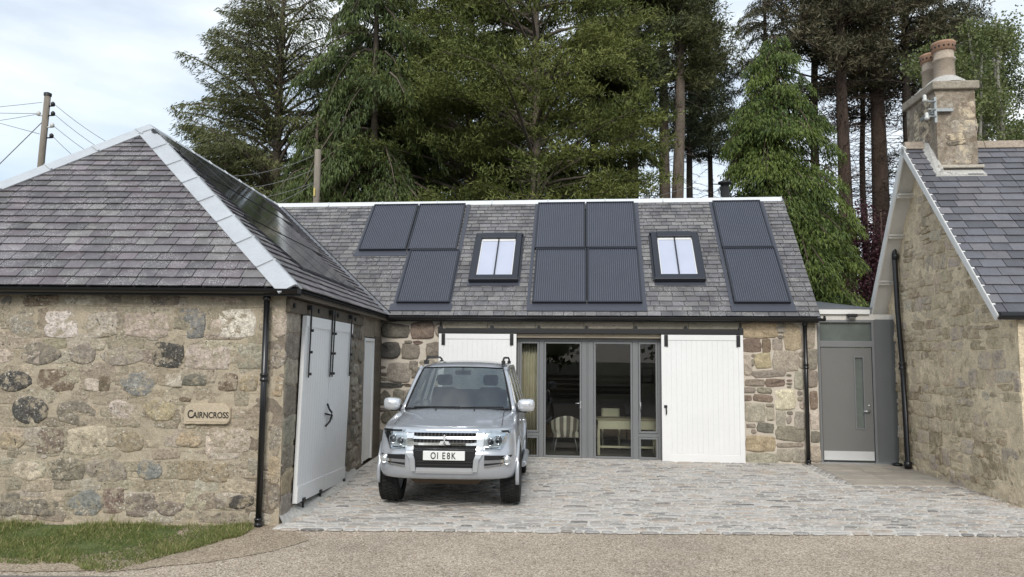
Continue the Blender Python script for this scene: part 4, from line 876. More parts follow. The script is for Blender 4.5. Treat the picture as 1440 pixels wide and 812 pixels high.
# things inside the glazed room
def room():
    g = 0.03
    # striped tub chair
    c = FB.w(3.66, .95, g); t = thing('armchair', 'striped cream and taupe tub chair seen through the glazing left of the centre post', 'armchair', loc=c, rz=-FB.yaw+.1)
    sa = mat_surface('striped_fabric', attr=True, rough=.85, noise=((30, .08),), bump=((90, .3, .002),)); cr_, tp = (.78, .76, .64), (.22, .20, .16)
    mb = MB(); n = 44; prev = None
    for i in range(n+1):       # tub shell open to the back of the room
        a = pi+.15+(pi-.3)*i/n; ca, sa_ = math.cos(a), math.sin(a); R1 = .30+.02*abs(ca); top = .78-.14*abs(ca)**2.2; lean = .05
        row = [(R1*.82*ca, R1*.82*sa_, .36), (R1*ca, R1*sa_-.0, .50), (R1*1.05*ca, (R1+lean)*sa_, top-.03), (R1*1.02*ca, (R1+lean-.02)*sa_, top), (R1*.93*ca, (R1-.03)*sa_, top-.02), (R1*.85*ca, R1*.8*sa_, .42)]
        if prev:
            k = cr_ if int((a-pi)/.23) % 2 == 0 else tp
            for j in range(5): mb.add([prev[j], row[j], row[j+1], prev[j+1]], [(0, 1, 2, 3)], k, 0, True)
        prev = row
    mb.build('tub_back', sa, t)
    mb = MB()
    for i in range(8): x = -.25+i*.0625; mb.box(x, x+.0625, -.22, .26, .34, .45, cr_ if i % 2 else tp)
    mb.build('seat', sa, t)
    for (x, y) in ((-.2, -.18), (.2, -.18), (-.22, .22), (.22, .22)):
        mb = MB(); mb.tube([(x*.9, y*.9, .35), (x*1.25, y*1.2, 0)], .012, 8); mb.build('leg', M['galv'], t)
    # cream table
    c = FB.w(4.91, 1.0, g); t = thing('table', 'pale cream painted console table behind the right-hand glazing', 'table', loc=c, rz=-FB.yaw); cm = mat_plain('cream_paint', (.72, .70, .50), .5)
    mb = MB(); mb.box(-.62, .62, -.26, .26, .70, .735); o = mb.build('tabletop', mat_plain('tabletop_wood', (.4, .36, .24), .5), t); bevel(o, .004)
    mb = MB(); mb.box(-.58, .58, -.235, -.21, .52, .70); mb.box(-.58, .58, .21, .235, .52, .70); mb.box(-.585, -.56, -.21, .21, .52, .70); mb.box(.56, .585, -.21, .21, .52, .70); mb.build('apron', cm, t)
    for x in (-.57, .57):
        for y in (-.215, .215): mb = MB(); mb.box(x-.025, x+.025, y-.025, y+.025, 0, .52); mb.build('leg', cm, t)
    mb = MB(); mb.box(-.55, .55, -.02, .02, .12, .16); mb.box(-.575, -.555, -.19, .19, .12, .16); mb.box(.555, .575, -.19, .19, .12, .16); mb.build('stretcher', cm, t)
    # stool/cabinet under and behind
    c = FB.w(4.62, 2.0, g); t = thing('chair', 'plain cream wooden chair standing behind the console table', 'chair', loc=c, rz=-FB.yaw)
    mb = MB(); mb.box(-.2, .2, -.2, .2, .43, .46); mb.build('seat', cm, t); mb = MB(); mb.box(-.2, .2, .18, .2, .66, .84); mb.box(-.2, -.17, .18, .2, .46, .84); mb.box(.17, .2, .18, .2, .46, .84); mb.build('backrest', cm, t)
    for x in (-.18, .18):
        for y in (-.18, .18): mb = MB(); mb.box(x-.015, x+.015, y-.015, y+.015, 0, .43); mb.build('leg', cm, t)
    # curtain
    mb = MB(); n = 90; V = []; cols_ = []
    for i in range(n+1):
        f = i/n; u = 2.80+.42*f; y = .36+.035*math.sin(f*46)+.012*math.sin(f*17)
        V += [(u, y, .06), (u+.004*math.sin(f*30), y*1.0+.006, 1.2), (u, y, 2.33)]
    F = []
    for i in range(n):
        for j in range(2): F.append((i*3+j, (i+1)*3+j, (i+1)*3+j+1, i*3+j+1))
    mb.add(V, F, smooth=True); o = mb.build('curtain', mat_surface('cream_curtain', (.66, .62, .47), .9, noise=((2, .08),), bump=()), None)
    o.location = FB.w(0, 0); o.rotation_euler = (0, 0, -FB.yaw); so_ = o.modifiers.new('thick', 'SOLIDIFY'); so_.thickness = .004
    tag(o, 'full-length cream curtain hanging behind the leftmost glazed light', 'curtain')
    # fireplace mantel and picture deeper in the room
    c = FB.w(4.75, 4.52, g); t = thing('fireplace', 'dark fireplace surround on the back wall of the glazed room', 'fireplace', loc=c, rz=-FB.yaw); dk = mat_plain('dark_stove', (.03, .03, .03), .6)
    mb = MB(); mb.box(-.6, -.42, -.12, 0, 0, 1.25); mb.box(.42, .6, -.12, 0, 0, 1.25); mb.box(-.42, .42, -.12, 0, 1.05, 1.25); mb.build('surround', dk, t)
    mb = MB(); mb.box(-.68, .68, -.22, 0, 1.25, 1.30); mb.build('mantel_shelf', mat_plain('shelf_paint', (.3, .3, .29), .6), t)
    c = FB.w(5.62, 4.54, 1.55); t = thing('picture', 'small dark framed picture on the back wall right of the fireplace', 'picture', loc=c, rz=-FB.yaw)
    mb = MB(); mb.box(-.16, .16, -.02, 0, -.2, .2); mb.build('frame', dk, t); mb = MB(); mb.box(-.12, .12, -.026, -.021, -.16, .16); mb.build('print', mat_plain('muted_print', (.25, .25, .24), .7), t)
    c = FB.w(3.6, 4.2, g); t = thing('bookcase', 'dark wooden bookcase at the back of the room behind the striped chair', 'bookcase', loc=c, rz=-FB.yaw)
    mb = MB(); mb.box(-.5, -.46, -.2, .2, 0, 2.0); mb.box(.46, .5, -.2, .2, 0, 2.0); mb.box(-.46, .46, .17, .2, 0, 2.0)
    for z in (.02, .5, .98, 1.46, 1.95): mb.box(-.46, .46, -.2, .17, z, z+.03)
    mb.build('carcass', mat_plain('dark_oak', (.045, .033, .022), .6), t)
    c = FB.w(3.1, 3.0, g); t = thing('sofa', 'low dark brown sofa deep in the glazed room', 'sofa', loc=c, rz=-FB.yaw); br = mat_plain('brown_upholstery', (.12, .09, .06), .8)
    mb = MB(); mb.box(-.0, 1.9, -.4, .4, .12, .44); mb.box(0, 1.9, .3, .5, .44, .85); mb.box(-.15, 0, -.4, .5, .1, .62); mb.box(1.9, 2.05, -.4, .5, .1, .62); o = mb.build('sofa_body', br, t); bevel(o, .05, 3)
room()

# ------------------------------------------------------------------ entrance link
def link():
    t = thing('entrance_link', 'flat-roofed grey entrance link with glazed door between the two cottages', 'entrance', FB)
    Y = .10; u0, u1 = WB+.005, 9.74
    mb = MB(); mb.box(u0, u0+.075, Y-.02, Y+.08, .05, 2.74); mb.box(9.45, 9.495, Y-.02, Y+.08, .05, 2.74); mb.box(u0+.075, 9.45, Y-.02, Y+.08, 2.225, 2.34); mb.box(u0+.075, 9.45, Y-.02, Y+.08, 2.69, 2.74)
    o = mb.build('door_frame', M['grey'], t); bevel(o, .004)
    mb = MB(); mb.add([(u0+.07, Y+.03, 2.33), (9.46, Y+.03, 2.33), (9.46, Y+.03, 2.70), (u0+.07, Y+.03, 2.70)], [(0, 1, 2, 3)]); mb.build('transom_pane', M['glass_dark'], o)
    mb = MB(); mb.box(9.495, 9.95, Y, Y+.06, .05, 2.75); mb.box(u0, u0+.035, Y-.035, Y-.02, .06, 2.74); mb.build('side_panel', M['panel_grey'], t)
    mb = MB(); x0, x1, z0, z1 = u0+.085, 9.44, .11, 2.215; gx0, gx1, gz0, gz1 = 9.135, 9.275, .71, 2.03
    for b in ((x0, gx0, z0, z1), (gx1, x1, z0, z1), (gx0, gx1, z0, gz0), (gx0, gx1, gz1, z1)): mb.box(b[0], b[1], Y+.0, Y+.05, b[2], b[3])
    d = mb.build('door', M['door_grey'], t)
    mb = MB(); e = .022
    for b in ((gx0-e, gx0, gz0-e, gz1+e), (gx1, gx1+e, gz0-e, gz1+e), (gx0, gx1, gz0-e, gz0), (gx0, gx1, gz1, gz1+e)): mb.box(b[0], b[1], Y-.012, Y-.001, b[2], b[3])
    mb.build('glazing_bead', M['grey'], d)
    mb = MB(); mb.add([(gx0, Y+.02, gz0), (gx1, Y+.02, gz0), (gx1, Y+.02, gz1), (gx0, Y+.02, gz1)], [(0, 1, 2, 3)]); mb.build('pane', M['glass_dark'], d)
    mb = MB(); mb.box(x0+.01, x1-.01, Y-.006, Y-.001, .12, .285); mb.build('kick_plate', M['steel_plate'], d)
    mb = MB(); mb.tube([(9.37, Y, 1.03), (9.37, Y-.05, 1.03), (9.25, Y-.055, 1.03)], .012, 8); mb.lathe((9.37, Y-.006, 1.03), [(.028, 0), (.028, .006)], 16, 'y'); mb.lathe((9.37, Y-.006, 1.13), [(.001, -.002), (.02, -.002), (.02, .006)], 14, 'y'); mb.build('door_handle', M['steel'], d)
    mb = MB(); mb.box(u0, 9.8, Y-.1, Y+.6, .03, .085); mb.build('threshold', M['steel'], t)
    mb = MB(); mb.box(u0, 9.52, Y-.01, Y+.3, 2.74, 2.845); mb.box(9.52, 9.95, Y+.01, Y+.3, 2.75, 2.845); mb.build('soffit', M['soffit'], t)
    mb = MB(); mb.box(u0-.01, 9.42, Y-.06, Y-.03, 2.846, 2.935); o = mb.build('fascia', M['white2'], t); bevel(o, .003)
    mb = MB(); mb.hexa([(u0-.02, Y-.065, 2.94), (9.47, Y-.065, 2.94), (9.47, 3.5, 2.96), (u0-.02, 3.5, 2.96), (u0-.02, Y-.065, 2.965), (9.47, Y-.065, 2.965), (9.47, 3.5, 3.35), (u0-.02, 3.5, 3.35)]); mb.build('roof', M['lead_dark'], t)
    mb = MB(); mb.box(u0+.02, 9.9, Y+2.2, Y+2.3, .03, 2.7); mb.build('inner_wall', mat_plain('hall_wall', (.2, .22, .21), .8), t)
    mb = MB(); mb.box(u0, 9.9, .35, 3, .02, .04); mb.build('floor', M['panel_grey'], t)
    t2 = thing('wall_lamp', 'small dark box lamp fixed under the white fascia above the grey door', 'lamp', loc=FB.w(9.09, Y-.02, 2.80), rz=-FB.yaw)
    mb = MB(); mb.box(-.085, .085, -.11, 0, -.01, .05); o = mb.build('housing', M['iron'], t2); bevel(o, .008); mb = MB(); mb.box(-.06, .06, -.09, -.0, -.035, -.011); mb.build('diffuser', M['grey'], t2)
M['steel_plate'] = mat_surface('satin_kick_plate', (.66, .67, .67), .42, metallic=.35, noise=((2, .05),), bump=())
link()

# ------------------------------------------------------------------ right-hand cottage (gable)
M['chim'] = mat_surface('harled_chimney', (.31, .26, .20), .93, noise=((3, .25), (12, .35), (60, .35)), bump=((12, .9, .03), (60, .8, .01)), speckle=((5, .50, .62, (.21, .165, .12), 2.5, .4, .6), (6, .52, .66, (.47, .43, .37), 3.1, .42, .6), (30, .56, .66, (.12, .10, .08), 3, .45, .6)))
SC['c1'] = (.30, .25, .19); SC['c2'] = (.24, .195, .145); SC['c3'] = (.38, .33, .27); SC['c4'] = (.17, .14, .11)
SC['g1'] = (.56, .47, .34); SC['g2'] = (.44, .36, .25)
def right_cottage():
    t = thing('gabled_cottage', 'old gabled stone cottage with white bargeboards and a chimney on the right', 'cottage', FC)
    VA, ZA = -1.15, 5.71; VN, ZN = -3.78, 2.64; VF, ZF = .56, 2.90; U0 = -.28; U1 = 9.0
    zw = lambda v: (ZA-.09-(VA-v)*(ZA-ZN)/(VA-VN) if v < VA else ZA-.09-(v-VA)*(ZA-ZF)/(VF-VA))
    mg = lambda a, z, o: (-o, a, z)
    mb = MB(); wall_face(mb, mg, -3.74, VA, -.12, lambda v: zw(v)-.0, .5, .05, .03, 13, 2.2); wall_face(mb, mg, VA, .9, -.12, lambda v: max(zw(v), 2.3), .5, .05, .03, 13, 2.2)
    rg = random.Random(55)
    rubble(mb, mg, -3.74, .5, .0, lambda v: zw(v)-.06, ['g1', 'g1', 'pk', 'tn', 'g1', 'g2', 'g1', 'pk', 'g1', 'g2', 'tn'], rg, hr=(.12, .32), wr=(.14, .46), h=(.002, .020), skip=.05, gap=.022, sq=3.9)
    mb.build('gable_wall', [M['mortar_gable'], M['stone_gable']], t)
    ms = lambda a, z, o: (a, -3.74-o, z)
    mb = MB(); wall_face(mb, ms, 0, U1, -.12, 2.62, .5, .06, .02, 19); rubble(mb, ms, 0.02, 3, .0, 2.6, ['gt', 'tn', 'pk', 'gb'], rg, hr=(.16, .34), wr=(.18, .5), h=(.004, .03), skip=.2, gap=.05); mb.build('front_wall', [M['mortar_gable'], M['stone_gable']], t)
    mb = MB(); mb.box(.5, U1, .3, .7, -.1, 2.6); mb.build('rear_wall', M['mortar_gable'], t)
    # roof
    sN = math.hypot(VA-VN, ZA-ZN); nN = Vector((0, -(ZA-ZN), VA-VN)).normalized()
    mpn = lambda a, tt, h: (a, VN+tt/sN*(VA-VN)+nN.y*h, ZN+tt/sN*(ZA-ZN)+nN.z*h)
    mb = MB(); slates(mb, [(U0, 0), (U1, 0), (U1, sN), (U0, sN)], mpn, rg, .185, (.25, .42), .009, [(.115, .115, .13), (.13, .128, .142), (.10, .10, .112), (.145, .14, .15)], .12, .16)
    sF = math.hypot(VF-VA, ZA-ZF); nF = Vector((0, (ZA-ZF), VF-VA)).normalized()
    mpf2 = lambda a, tt, h: (a, VF-tt/sF*(VF-VA)+nF.y*h, ZF+tt/sF*(ZA-ZF)+nF.z*h)
    slates(mb, [(U0, 0), (U1, 0), (U1, sF), (U0, sF)], mpf2, rg, .185, (.25, .42), .009, [(.115, .115, .13), (.13, .128, .142)], .12, .16)
    roof = mb.build('roof', M['slate_clean'], t)
    mb = MB(); d = -.045
    mb.add([mpn(U0+.02, 0, d), mpn(U1, 0, d), mpn(U1, sN, d), mpn(U0+.02, sN, d)], [(0, 1, 2, 3)]); mb.build('roof_deck', M['under'], roof)
    mb = MB(); mb.add([mpf2(U0+.02, 0, -.05), mpf2(U1, 0, -.05), mpf2(U1, sF, -.05), mpf2(U0+.02, sF, -.05)], [(0, 1, 2, 3)])
    # soffit under the overhanging verge
    mb.hexa([mpf2(U0+.02, 0, -.08), mpf2(.02, 0, -.08), mpf2(.02, sF, -.08), mpf2(U0+.02, sF, -.08), mpf2(U0+.02, 0, -.06), mpf2(.02, 0, -.06), mpf2(.02, sF, -.06), mpf2(U0+.02, sF, -.06)])
    mb.hexa([mpn(U0+.02, 0.02, -.08), mpn(.02, 0.02, -.08), mpn(.02, sN, -.08), mpn(U0+.02, sN, -.08), mpn(U0+.02, 0.02, -.06), mpn(.02, 0.02, -.06), mpn(.02, sN, -.06), mpn(U0+.02, sN, -.06)])
    mb.box(U0+.02, .03, VF-.22, VF-.01, 2.74, 2.80)
    mb.build('soffit', M['soffit'], roof)
    mb = MB(); mb.bar(mpn(U0, -.06, -.045), mpn(U0, sN+.03, -.045), .03, .085, tuple(nN)); mb.bar(mpf2(U0, -.06, -.06), mpf2(U0, sF+.02, -.06), .03, .12, tuple(nF)); mb.bar(mpf2(U0+.012, -.06, -.005), mpf2(U0+.012, sF+.02, -.005), .055, .02, tuple(nF)); mb.bar(mpn(U0+.012, -.05, .003), mpn(U0+.012, sN, .003), .05, .014, tuple(nN))
    o = mb.build('bargeboard', M['white2'], roof)
    for (v, z) in ((-.792, 4.915), (-.348, 4.254), (.164, 3.449)):
        mb = MB(); mb.box(U0+.02, .03, v-.075, v+.075, z-.0, z+.035); mb.box(U0+.02, .03, v-.05, v+.05, z-.045, z-.0); mb.build('purlin_end', M['soffit'], roof)
    mb = MB()
    for i in range(14):
        a = U0+.02+i*.66; mb.hexa([(a, VA-.10, ZA-.06), (a+.655, VA-.10, ZA-.06), (a+.655, VA+.10, ZA-.06), (a, VA+.10, ZA-.06), (a, VA-.04, ZA+.085), (a+.655, VA-.04, ZA+.085), (a+.655, VA+.04, ZA+.085), (a, VA+.04, ZA+.085)])
    o = mb.build('ridge_stone', mat_surface('old_ridge_mortar', (.36, .30, .24), .9, noise=((4, .25), (30, .3)), bump=((20, .6, .02),)), roof); bevel(o, .012)
    mb = MB(); mb.tube([(U0-.0, VN-.045, ZN-.04), (U1, VN-.045, ZN-.04)], .055, 12); mb.build('gutter', M['black'], t)
    # downpipe on the gable
    mb = MB(); x, y = -.085, -.20
    mb.tube([(x+.02, y+.06, 4.24), (x, y+.02, 4.1), (x, y-.03, 2.9), (x, y-.14, 1.9), (x, y-.2, .12), (x-.03, y-.24, .06)], .045, 12)
    mb.lathe((x, y-.13, 1.88), [(.045, -.07), (.062, -.06), (.062, -.025), (.052, -.015), (.052, .02), (.062, .03), (.062, .06), (.045, .07)], 14); mb.lathe((x, y-.2, .13), [(.045, -.06), (.065, -.05), (.065, .05), (.045, .06)], 14); mb.lathe((x, y-.02, 3.9), [(.045, -.05), (.06, -.04), (.06, .04), (.045, .05)], 14)
    mb.build('downpipe', M['black'], t)
    mb = MB(); mb.lathe((-.12, -.05, 0), [(.05, .03), (.08, .07), (.085, .1), (.06, .11), (.0, .06)], 14); mb.build('drain_gully', M['iron'], t)
    foot_stones(t, [(-.05-random.random()*.1, -3.5+i*.11, random.uniform(.02, .055)) for i in range(36)])
    # chimney
    u0, u1, v0, v1 = .10, .745, -1.58, -.50
    mb = MB()
    for (a0, a1, fx, sd_) in ((u0, u1, lambda a, z, o: (a, v0-o, z), 1), (v0, v1, lambda a, z, o: (u0-o, a, z), 2), (v0, v1, lambda a, z, o: (u1+o, a, z), 3), (u0, u1, lambda a, z, o: (a, v1+o, z), 4)):
        wall_face(mb, fx, a0, a1, 4.7, 6.58, .04, .05, .012, 40+sd_, 4)
    rc = random.Random(6)
    rc = random.Random(6)
    for fx, a0_, a1_ in ((lambda a, z, o: (a, v0-o, z), u0, u1), (lambda a, z, o: (u0-o, a, z), v0, v1), (lambda a, z, o: (u1+o, a, z), v0, v1)):
        rubble(mb, fx, a0_+.005, a1_-.005, 5.28, 6.57, ['c1', 'c2', 'c3', 'c4', 'c2'], rc, hr=(.2, .36), wr=(.2, .42), h=(.006, .016), gap=.014, sq=4.5, skip=.0)
    ch = mb.build('chimney', [M['chim'], M['stone_gable']], t)
    mb = MB(); e = .06; mb.hexa([(u0-e, v0-e, 6.575), (u1+e, v0-e, 6.575), (u1+e, v1+e, 6.575), (u0-e, v1+e, 6.575), (u0-e, v0-e, 6.72), (u1+e, v0-e, 6.72), (u1+e, v1+e, 6.72), (u0-e, v1+e, 6.72)]); o = mb.build('cope_stone', mat_surface('cope_stone', (.33, .29, .23), .9, noise=((5, .25), (30, .3)), bump=((20, .7, .02),)), ch); bevel(o, .02)
    mb = MB(); mb.lathe((u0+.32, -1.28, 6.722), [(.36, 0), (.3, .07), (.2, .15), (.16, .17)], 18); mb.lathe((u0+.32, -.78, 6.722), [(.34, 0), (.28, .07), (.2, .15), (.15, .17)], 18); mb.build('flaunching', M['mortar_fillet'], ch)
    for (u, v, r, h) in ((.42, -1.27, .165, .68), (.42, -.80, .15, .66)):
        mb = MB(); z = 6.84; mb.lathe((u, v, z), [(r*1.02, 0), (r*.98, h*.5), (r*1.1, h*.52), (r*1.1, h*.56), (r*.97, h*.58), (r*.97, h*.76)], 24); mb.lathe((u, v, z), [(r*.97, h*.76), (r*1.14, h*.78), (r*1.14, h*.93), (r*1.2, h*.95), (r*1.16, h), (r*.95, h), (r*.9, h*.6)], 24, mi=1)
        for q in range(16):
            a = 2*pi*q/16; mb.lathe((u+r*1.135*math.cos(a), v+r*1.135*math.sin(a), z+h*.86), [(.0, -.014), (.016, -.012), (.016, .012), (.0, .014)], 6, mi=2)
        mb.build('chimney_pot', [M['pot'], M['terra'], M['iron']], ch)
    # flashing skirt, ledge
    mb = MB(); mb.box(u0-.04, u1+.05, v0-.10, v0+.02, 5.20, 5.25); o = mb.build('water_ledge', M['render'], ch); bevel(o, .01)
    zz = lambda v: ZN+(v-VN)*(ZA-ZN)/(VA-VN)
    mb = MB(); mb.hexa([(u0-.02, v0-.16, zz(v0-.16)+.0), (u1+.05, v0-.16, zz(v0-.16)+.0), (u1+.03, v0, zz(v0)), (u0-.02, v0, zz(v0)), (u0-.02, v0-.15, zz(v0-.15)+.04), (u1+.05, v0-.15, zz(v0-.15)+.04), (u1+.02, v0-.02, 5.2), (u0-.02, v0-.02, 5.2)])
    mb.hexa([(u0-.13, v0-.16, zz(v0-.16)), (u0, v0-.16, zz(v0-.16)), (u0, VA, ZA), (u0-.1, VA, ZA), (u0-.1, v0-.16, zz(v0-.16)+.04), (u0+.01, v0-.14, zz(v0-.16)+.16), (u0+.01, VA, ZA+.2), (u0-.06, VA, ZA+.05)])
    mb.build('cement_skirt', M['mortar_fillet'], ch)
    mb = MB(); p = u0-.03
    mb.box(p-.05, p+.28, v0-.07, v0-.03, 6.18, 6.23); mb.box(p-.04, p, v0-.10, v0-.06, 5.98, 6.42); mb.box(p-.07, p-.03, v0-.06, v0+.35, 6.14, 6.2)
    mb.tube([(p-.02, v0-.1, 6.2), (p-.16, v0-.12, 6.2)], .014, 6); mb.tube([(p-.02, v0-.1, 6.34), (p-.2, v0-.12, 6.34)], .014, 6); mb.tube([(p-.02, v0-.1, 6.08), (p-.18, v0-.12, 6.08)], .014, 6)
    br = mb.build('wire_bracket', M['galv'], ch)
    for (a, z) in ((-.2, 6.34), (-.18, 6.03)): mb = MB(); mb.lathe((p+a, v0-.12, z), [(.0, -.015), (.036, -.008), (.04, .03), (.026, .05), (.033, .08), (.022, .11), (.0, .12)], 14); mb.build('insulator', M['porcelain'], br)
right_cottage()

# ------------------------------------------------------------------ poles and wires
def pole(name, label, loc, h, r, lean=(0, 0), arms=True, yb=False):
    t = thing(name, label, 'utility pole', loc=loc); mb = MB(); n = 6
    mb.tube([(lean[0]*i/n, lean[1]*i/n, h*i/n-.1) for i in range(n+1)], r, 14, rs=[r*(1.25-.3*i/n) for i in range(n+1)]); mb.build('post', M['pole'], t)
    if arms:
        x, y = lean
        for k, (dx, dz) in enumerate(((.18, -.35), (-.2, -.62), (.2, -.62), (.2, -.95), (.2, -1.25))):
            mb = MB(); mb.tube([(x, y, h+dz-.06), (x+dx, y-.03, h+dz-.06)], .02, 6); mb.lathe((x+dx, y-.03, h+dz), [(0, -.08), (.05, -.06), (.055, .02), (.03, .05), (.0, .07)], 10); mb.build('insulator', M['porcelain' if k % 2 else 'iron'], t)
        mb = MB(); mb.lathe((x, y, h-.1), [(r*1.15, -.02), (r*1.2, .06), (.0, .1)], 10); mb.build('pole_cap', M['iron'], t)
    if yb:
        mb = MB(); mb.box(-.06, -.01, -r*1.3-.012, -r*1.3, h-1.55, h-1.30, (.75, .65, .05)); mb.build('warning_plate', mat_surface('yellow_plate', (.55, .45, .12), .5, noise=(), bump=()), t)
    return t
P1 = (-13.22, 20.0, 0); P1h = 9.22
pole('utility_pole', 'tall leaning timber pole carrying wires, against the sky at far left', P1, P1h, .085, (.26, 0))
P2 = (-5.93, 22.0, 0); P2h = 8.30
pole('utility_pole', 'timber pole top with yellow plate rising behind the cottage roof ridge', P2, P2h, .10, (.0, 0), False, True)
def wire(a, b, sag, label, grp, r=.0075):
    n = 24; mb = MB(); pts = []
    for i in range(n+1):
        f = i/n; p = Vector(a).lerp(Vector(b), f); p.z -= sag*4*f*(1-f); pts.append(tuple(p))
    mb.tube(pts, r, 4); o = mb.build('overhead_wire', M['wire']); tag(o, label, 'wire', grp)
M['wire'] = mat_plain('wire_sheath', (.22, .22, .22), .6)
x1 = P1[0]+.26
g1 = 'wires between the two poles'
for k, (dz, ez, sg) in enumerate(((-.35, -.28, 1.25), (-.62, -.72, 1.25), (-.95, -1.12, 1.2), (-1.25, -1.15, 1.6))):
    wire((x1+.2, 20, P1h+dz), (P2[0]-.1, 22-.05, P2h+ez), sg, ['topmost of the wires sagging from the far left pole to the pole behind the ridge', 'second wire down between the two timber poles', 'third wire down between the two timber poles', 'lowest, most slack wire between the two timber poles'][k], g1)
g2 = 'wires leaving the far left pole'
for k, (e, dz, sg) in enumerate((((-32, 24, 10.6), -.3, .6), ((-32, 24, 10.3), -.62, .9), ((-30, 16, 9.6), -.62, .6), ((-30, 21, 12.6), -1.2, .0))):
    wire((x1-.15, 20, P1h+dz), e, sg, ['upper wire leaving the far left pole towards the left', 'middle wire leaving the far left pole towards the left', 'lower wire leaving the far left pole towards the left', 'wire crossing behind the far left pole and rising leftward'][k], g2)
mb = MB(); mb.tube([(x1, 20, P1h-.75), (-16.3, 19.2, 4.0), (-17.6, 19.0, 1.0)], .014, 4); mb.lathe((-14.62, 19.55, 6.52), [(0, -.09), (.05, -.03), (.05, .03), (0, .09)], 8); tag(mb.build('stay_wire', M['wire']), 'diagonal stay wire with small insulator running down left from the far left pole', 'wire')
mb = MB(); mb.tube([(-9.2, 13.0, 7.35), (-8.0, 12.0, 7.42), (-5.9, 8.4, 5.9+1.08)], .012, 4); 
wire((-14.5, 19, 12.15), (-12.0, 19, 12.75), 0, 'short length of wire crossing the top left corner of the sky', None)
for k, (px_, yy, z0, z1) in enumerate(((0, 23.5, 6.55, 7.2),)):
    wire((P2[0]+.1, 22, P2h-1.9), (6.0, 24.5, 7.75), .7, 'thin wire running right from the pole behind the ridge, in front of the trees', None, .008)
# ------------------------------------------------------------------ the parked 4x4
M['paint'] = mat_surface('silver_car_paint', (.46, .48, .515), .25, noise=((2, .02),), bump=(), metallic=.4, spec=.6, coat=.8)
M['chrome'] = mat_surface('chrome', (.80, .81, .82), .10, noise=(), bump=(), metallic=1.0)
M['silver_trim'] = mat_surface('silver_trim', (.58, .60, .62), .28, noise=(), bump=(), metallic=.6)
M['rubber'] = mat_surface('tyre_rubber', (.018, .018, .018), .8, noise=((20, .3),), bump=((60, .3, .003),))
M['plastic'] = mat_plain('black_plastic', (.016, .016, .017), .55)
M['gap'] = mat_plain('dark_gap', (.006, .006, .006), .8)
M['carglass'] = mat_glass('car_glass', 2.5, (.33, .385, .39))
M['lens'] = mat_glass('headlamp_lens', 1.5, (.93, .95, .96))
M['seat'] = mat_plain('dark_grey_upholstery', (.09, .09, .095), .8)
M['under_guard'] = mat_plain('muddy_guard', (.075, .05, .028), .8)
M['plate_white'] = mat_plain('plate_white', (.78, .78, .76), .35, n=.01)
OUTL = [(0, 0), (.30, .005), (.55, .03), (.70, .075), (.80, .15), (.865, .26), (.90, .40), (.912, .60), (.915, .85), (.91, 1.15), (.905, 1.5), (.905, 2.1), (.905, 2.7), (.91, 3.05), (.915, 3.4), (.91, 3.75), (.88, 3.98), (.80, 4.1), (.55, 4.16), (0, 4.18)]
LEV = [(.34, .13, .07), (.40, .05, .02), (.50, .0, .0), (.66, .0, .0), (.735, .012, .0), (.785, .055, .006), (.90, .065, .01), (.965, .085, .028), (1.012, .13, .055), (1.03, .19, .10)]
def lerp_t(T, x):
    if x <= T[0][0]: return T[0][1]
    for (a, b), (c, d) in zip(T, T[1:]):
        if x <= c: return b+(d-b)*(x-a)/(c-a)
    return T[-1][1]
def yfront(x, z):
    y = lerp_t([(p[0], p[1]) for p in OUTL[:9]], min(abs(x), .911)); return y+lerp_t([(l[0], l[1]) for l in LEV], z)
def belt(y): return lerp_t([(0, 0), (.35, .012), (.9, .08), (1.3, .135), (3.5, .15), (4.2, .14)], y)
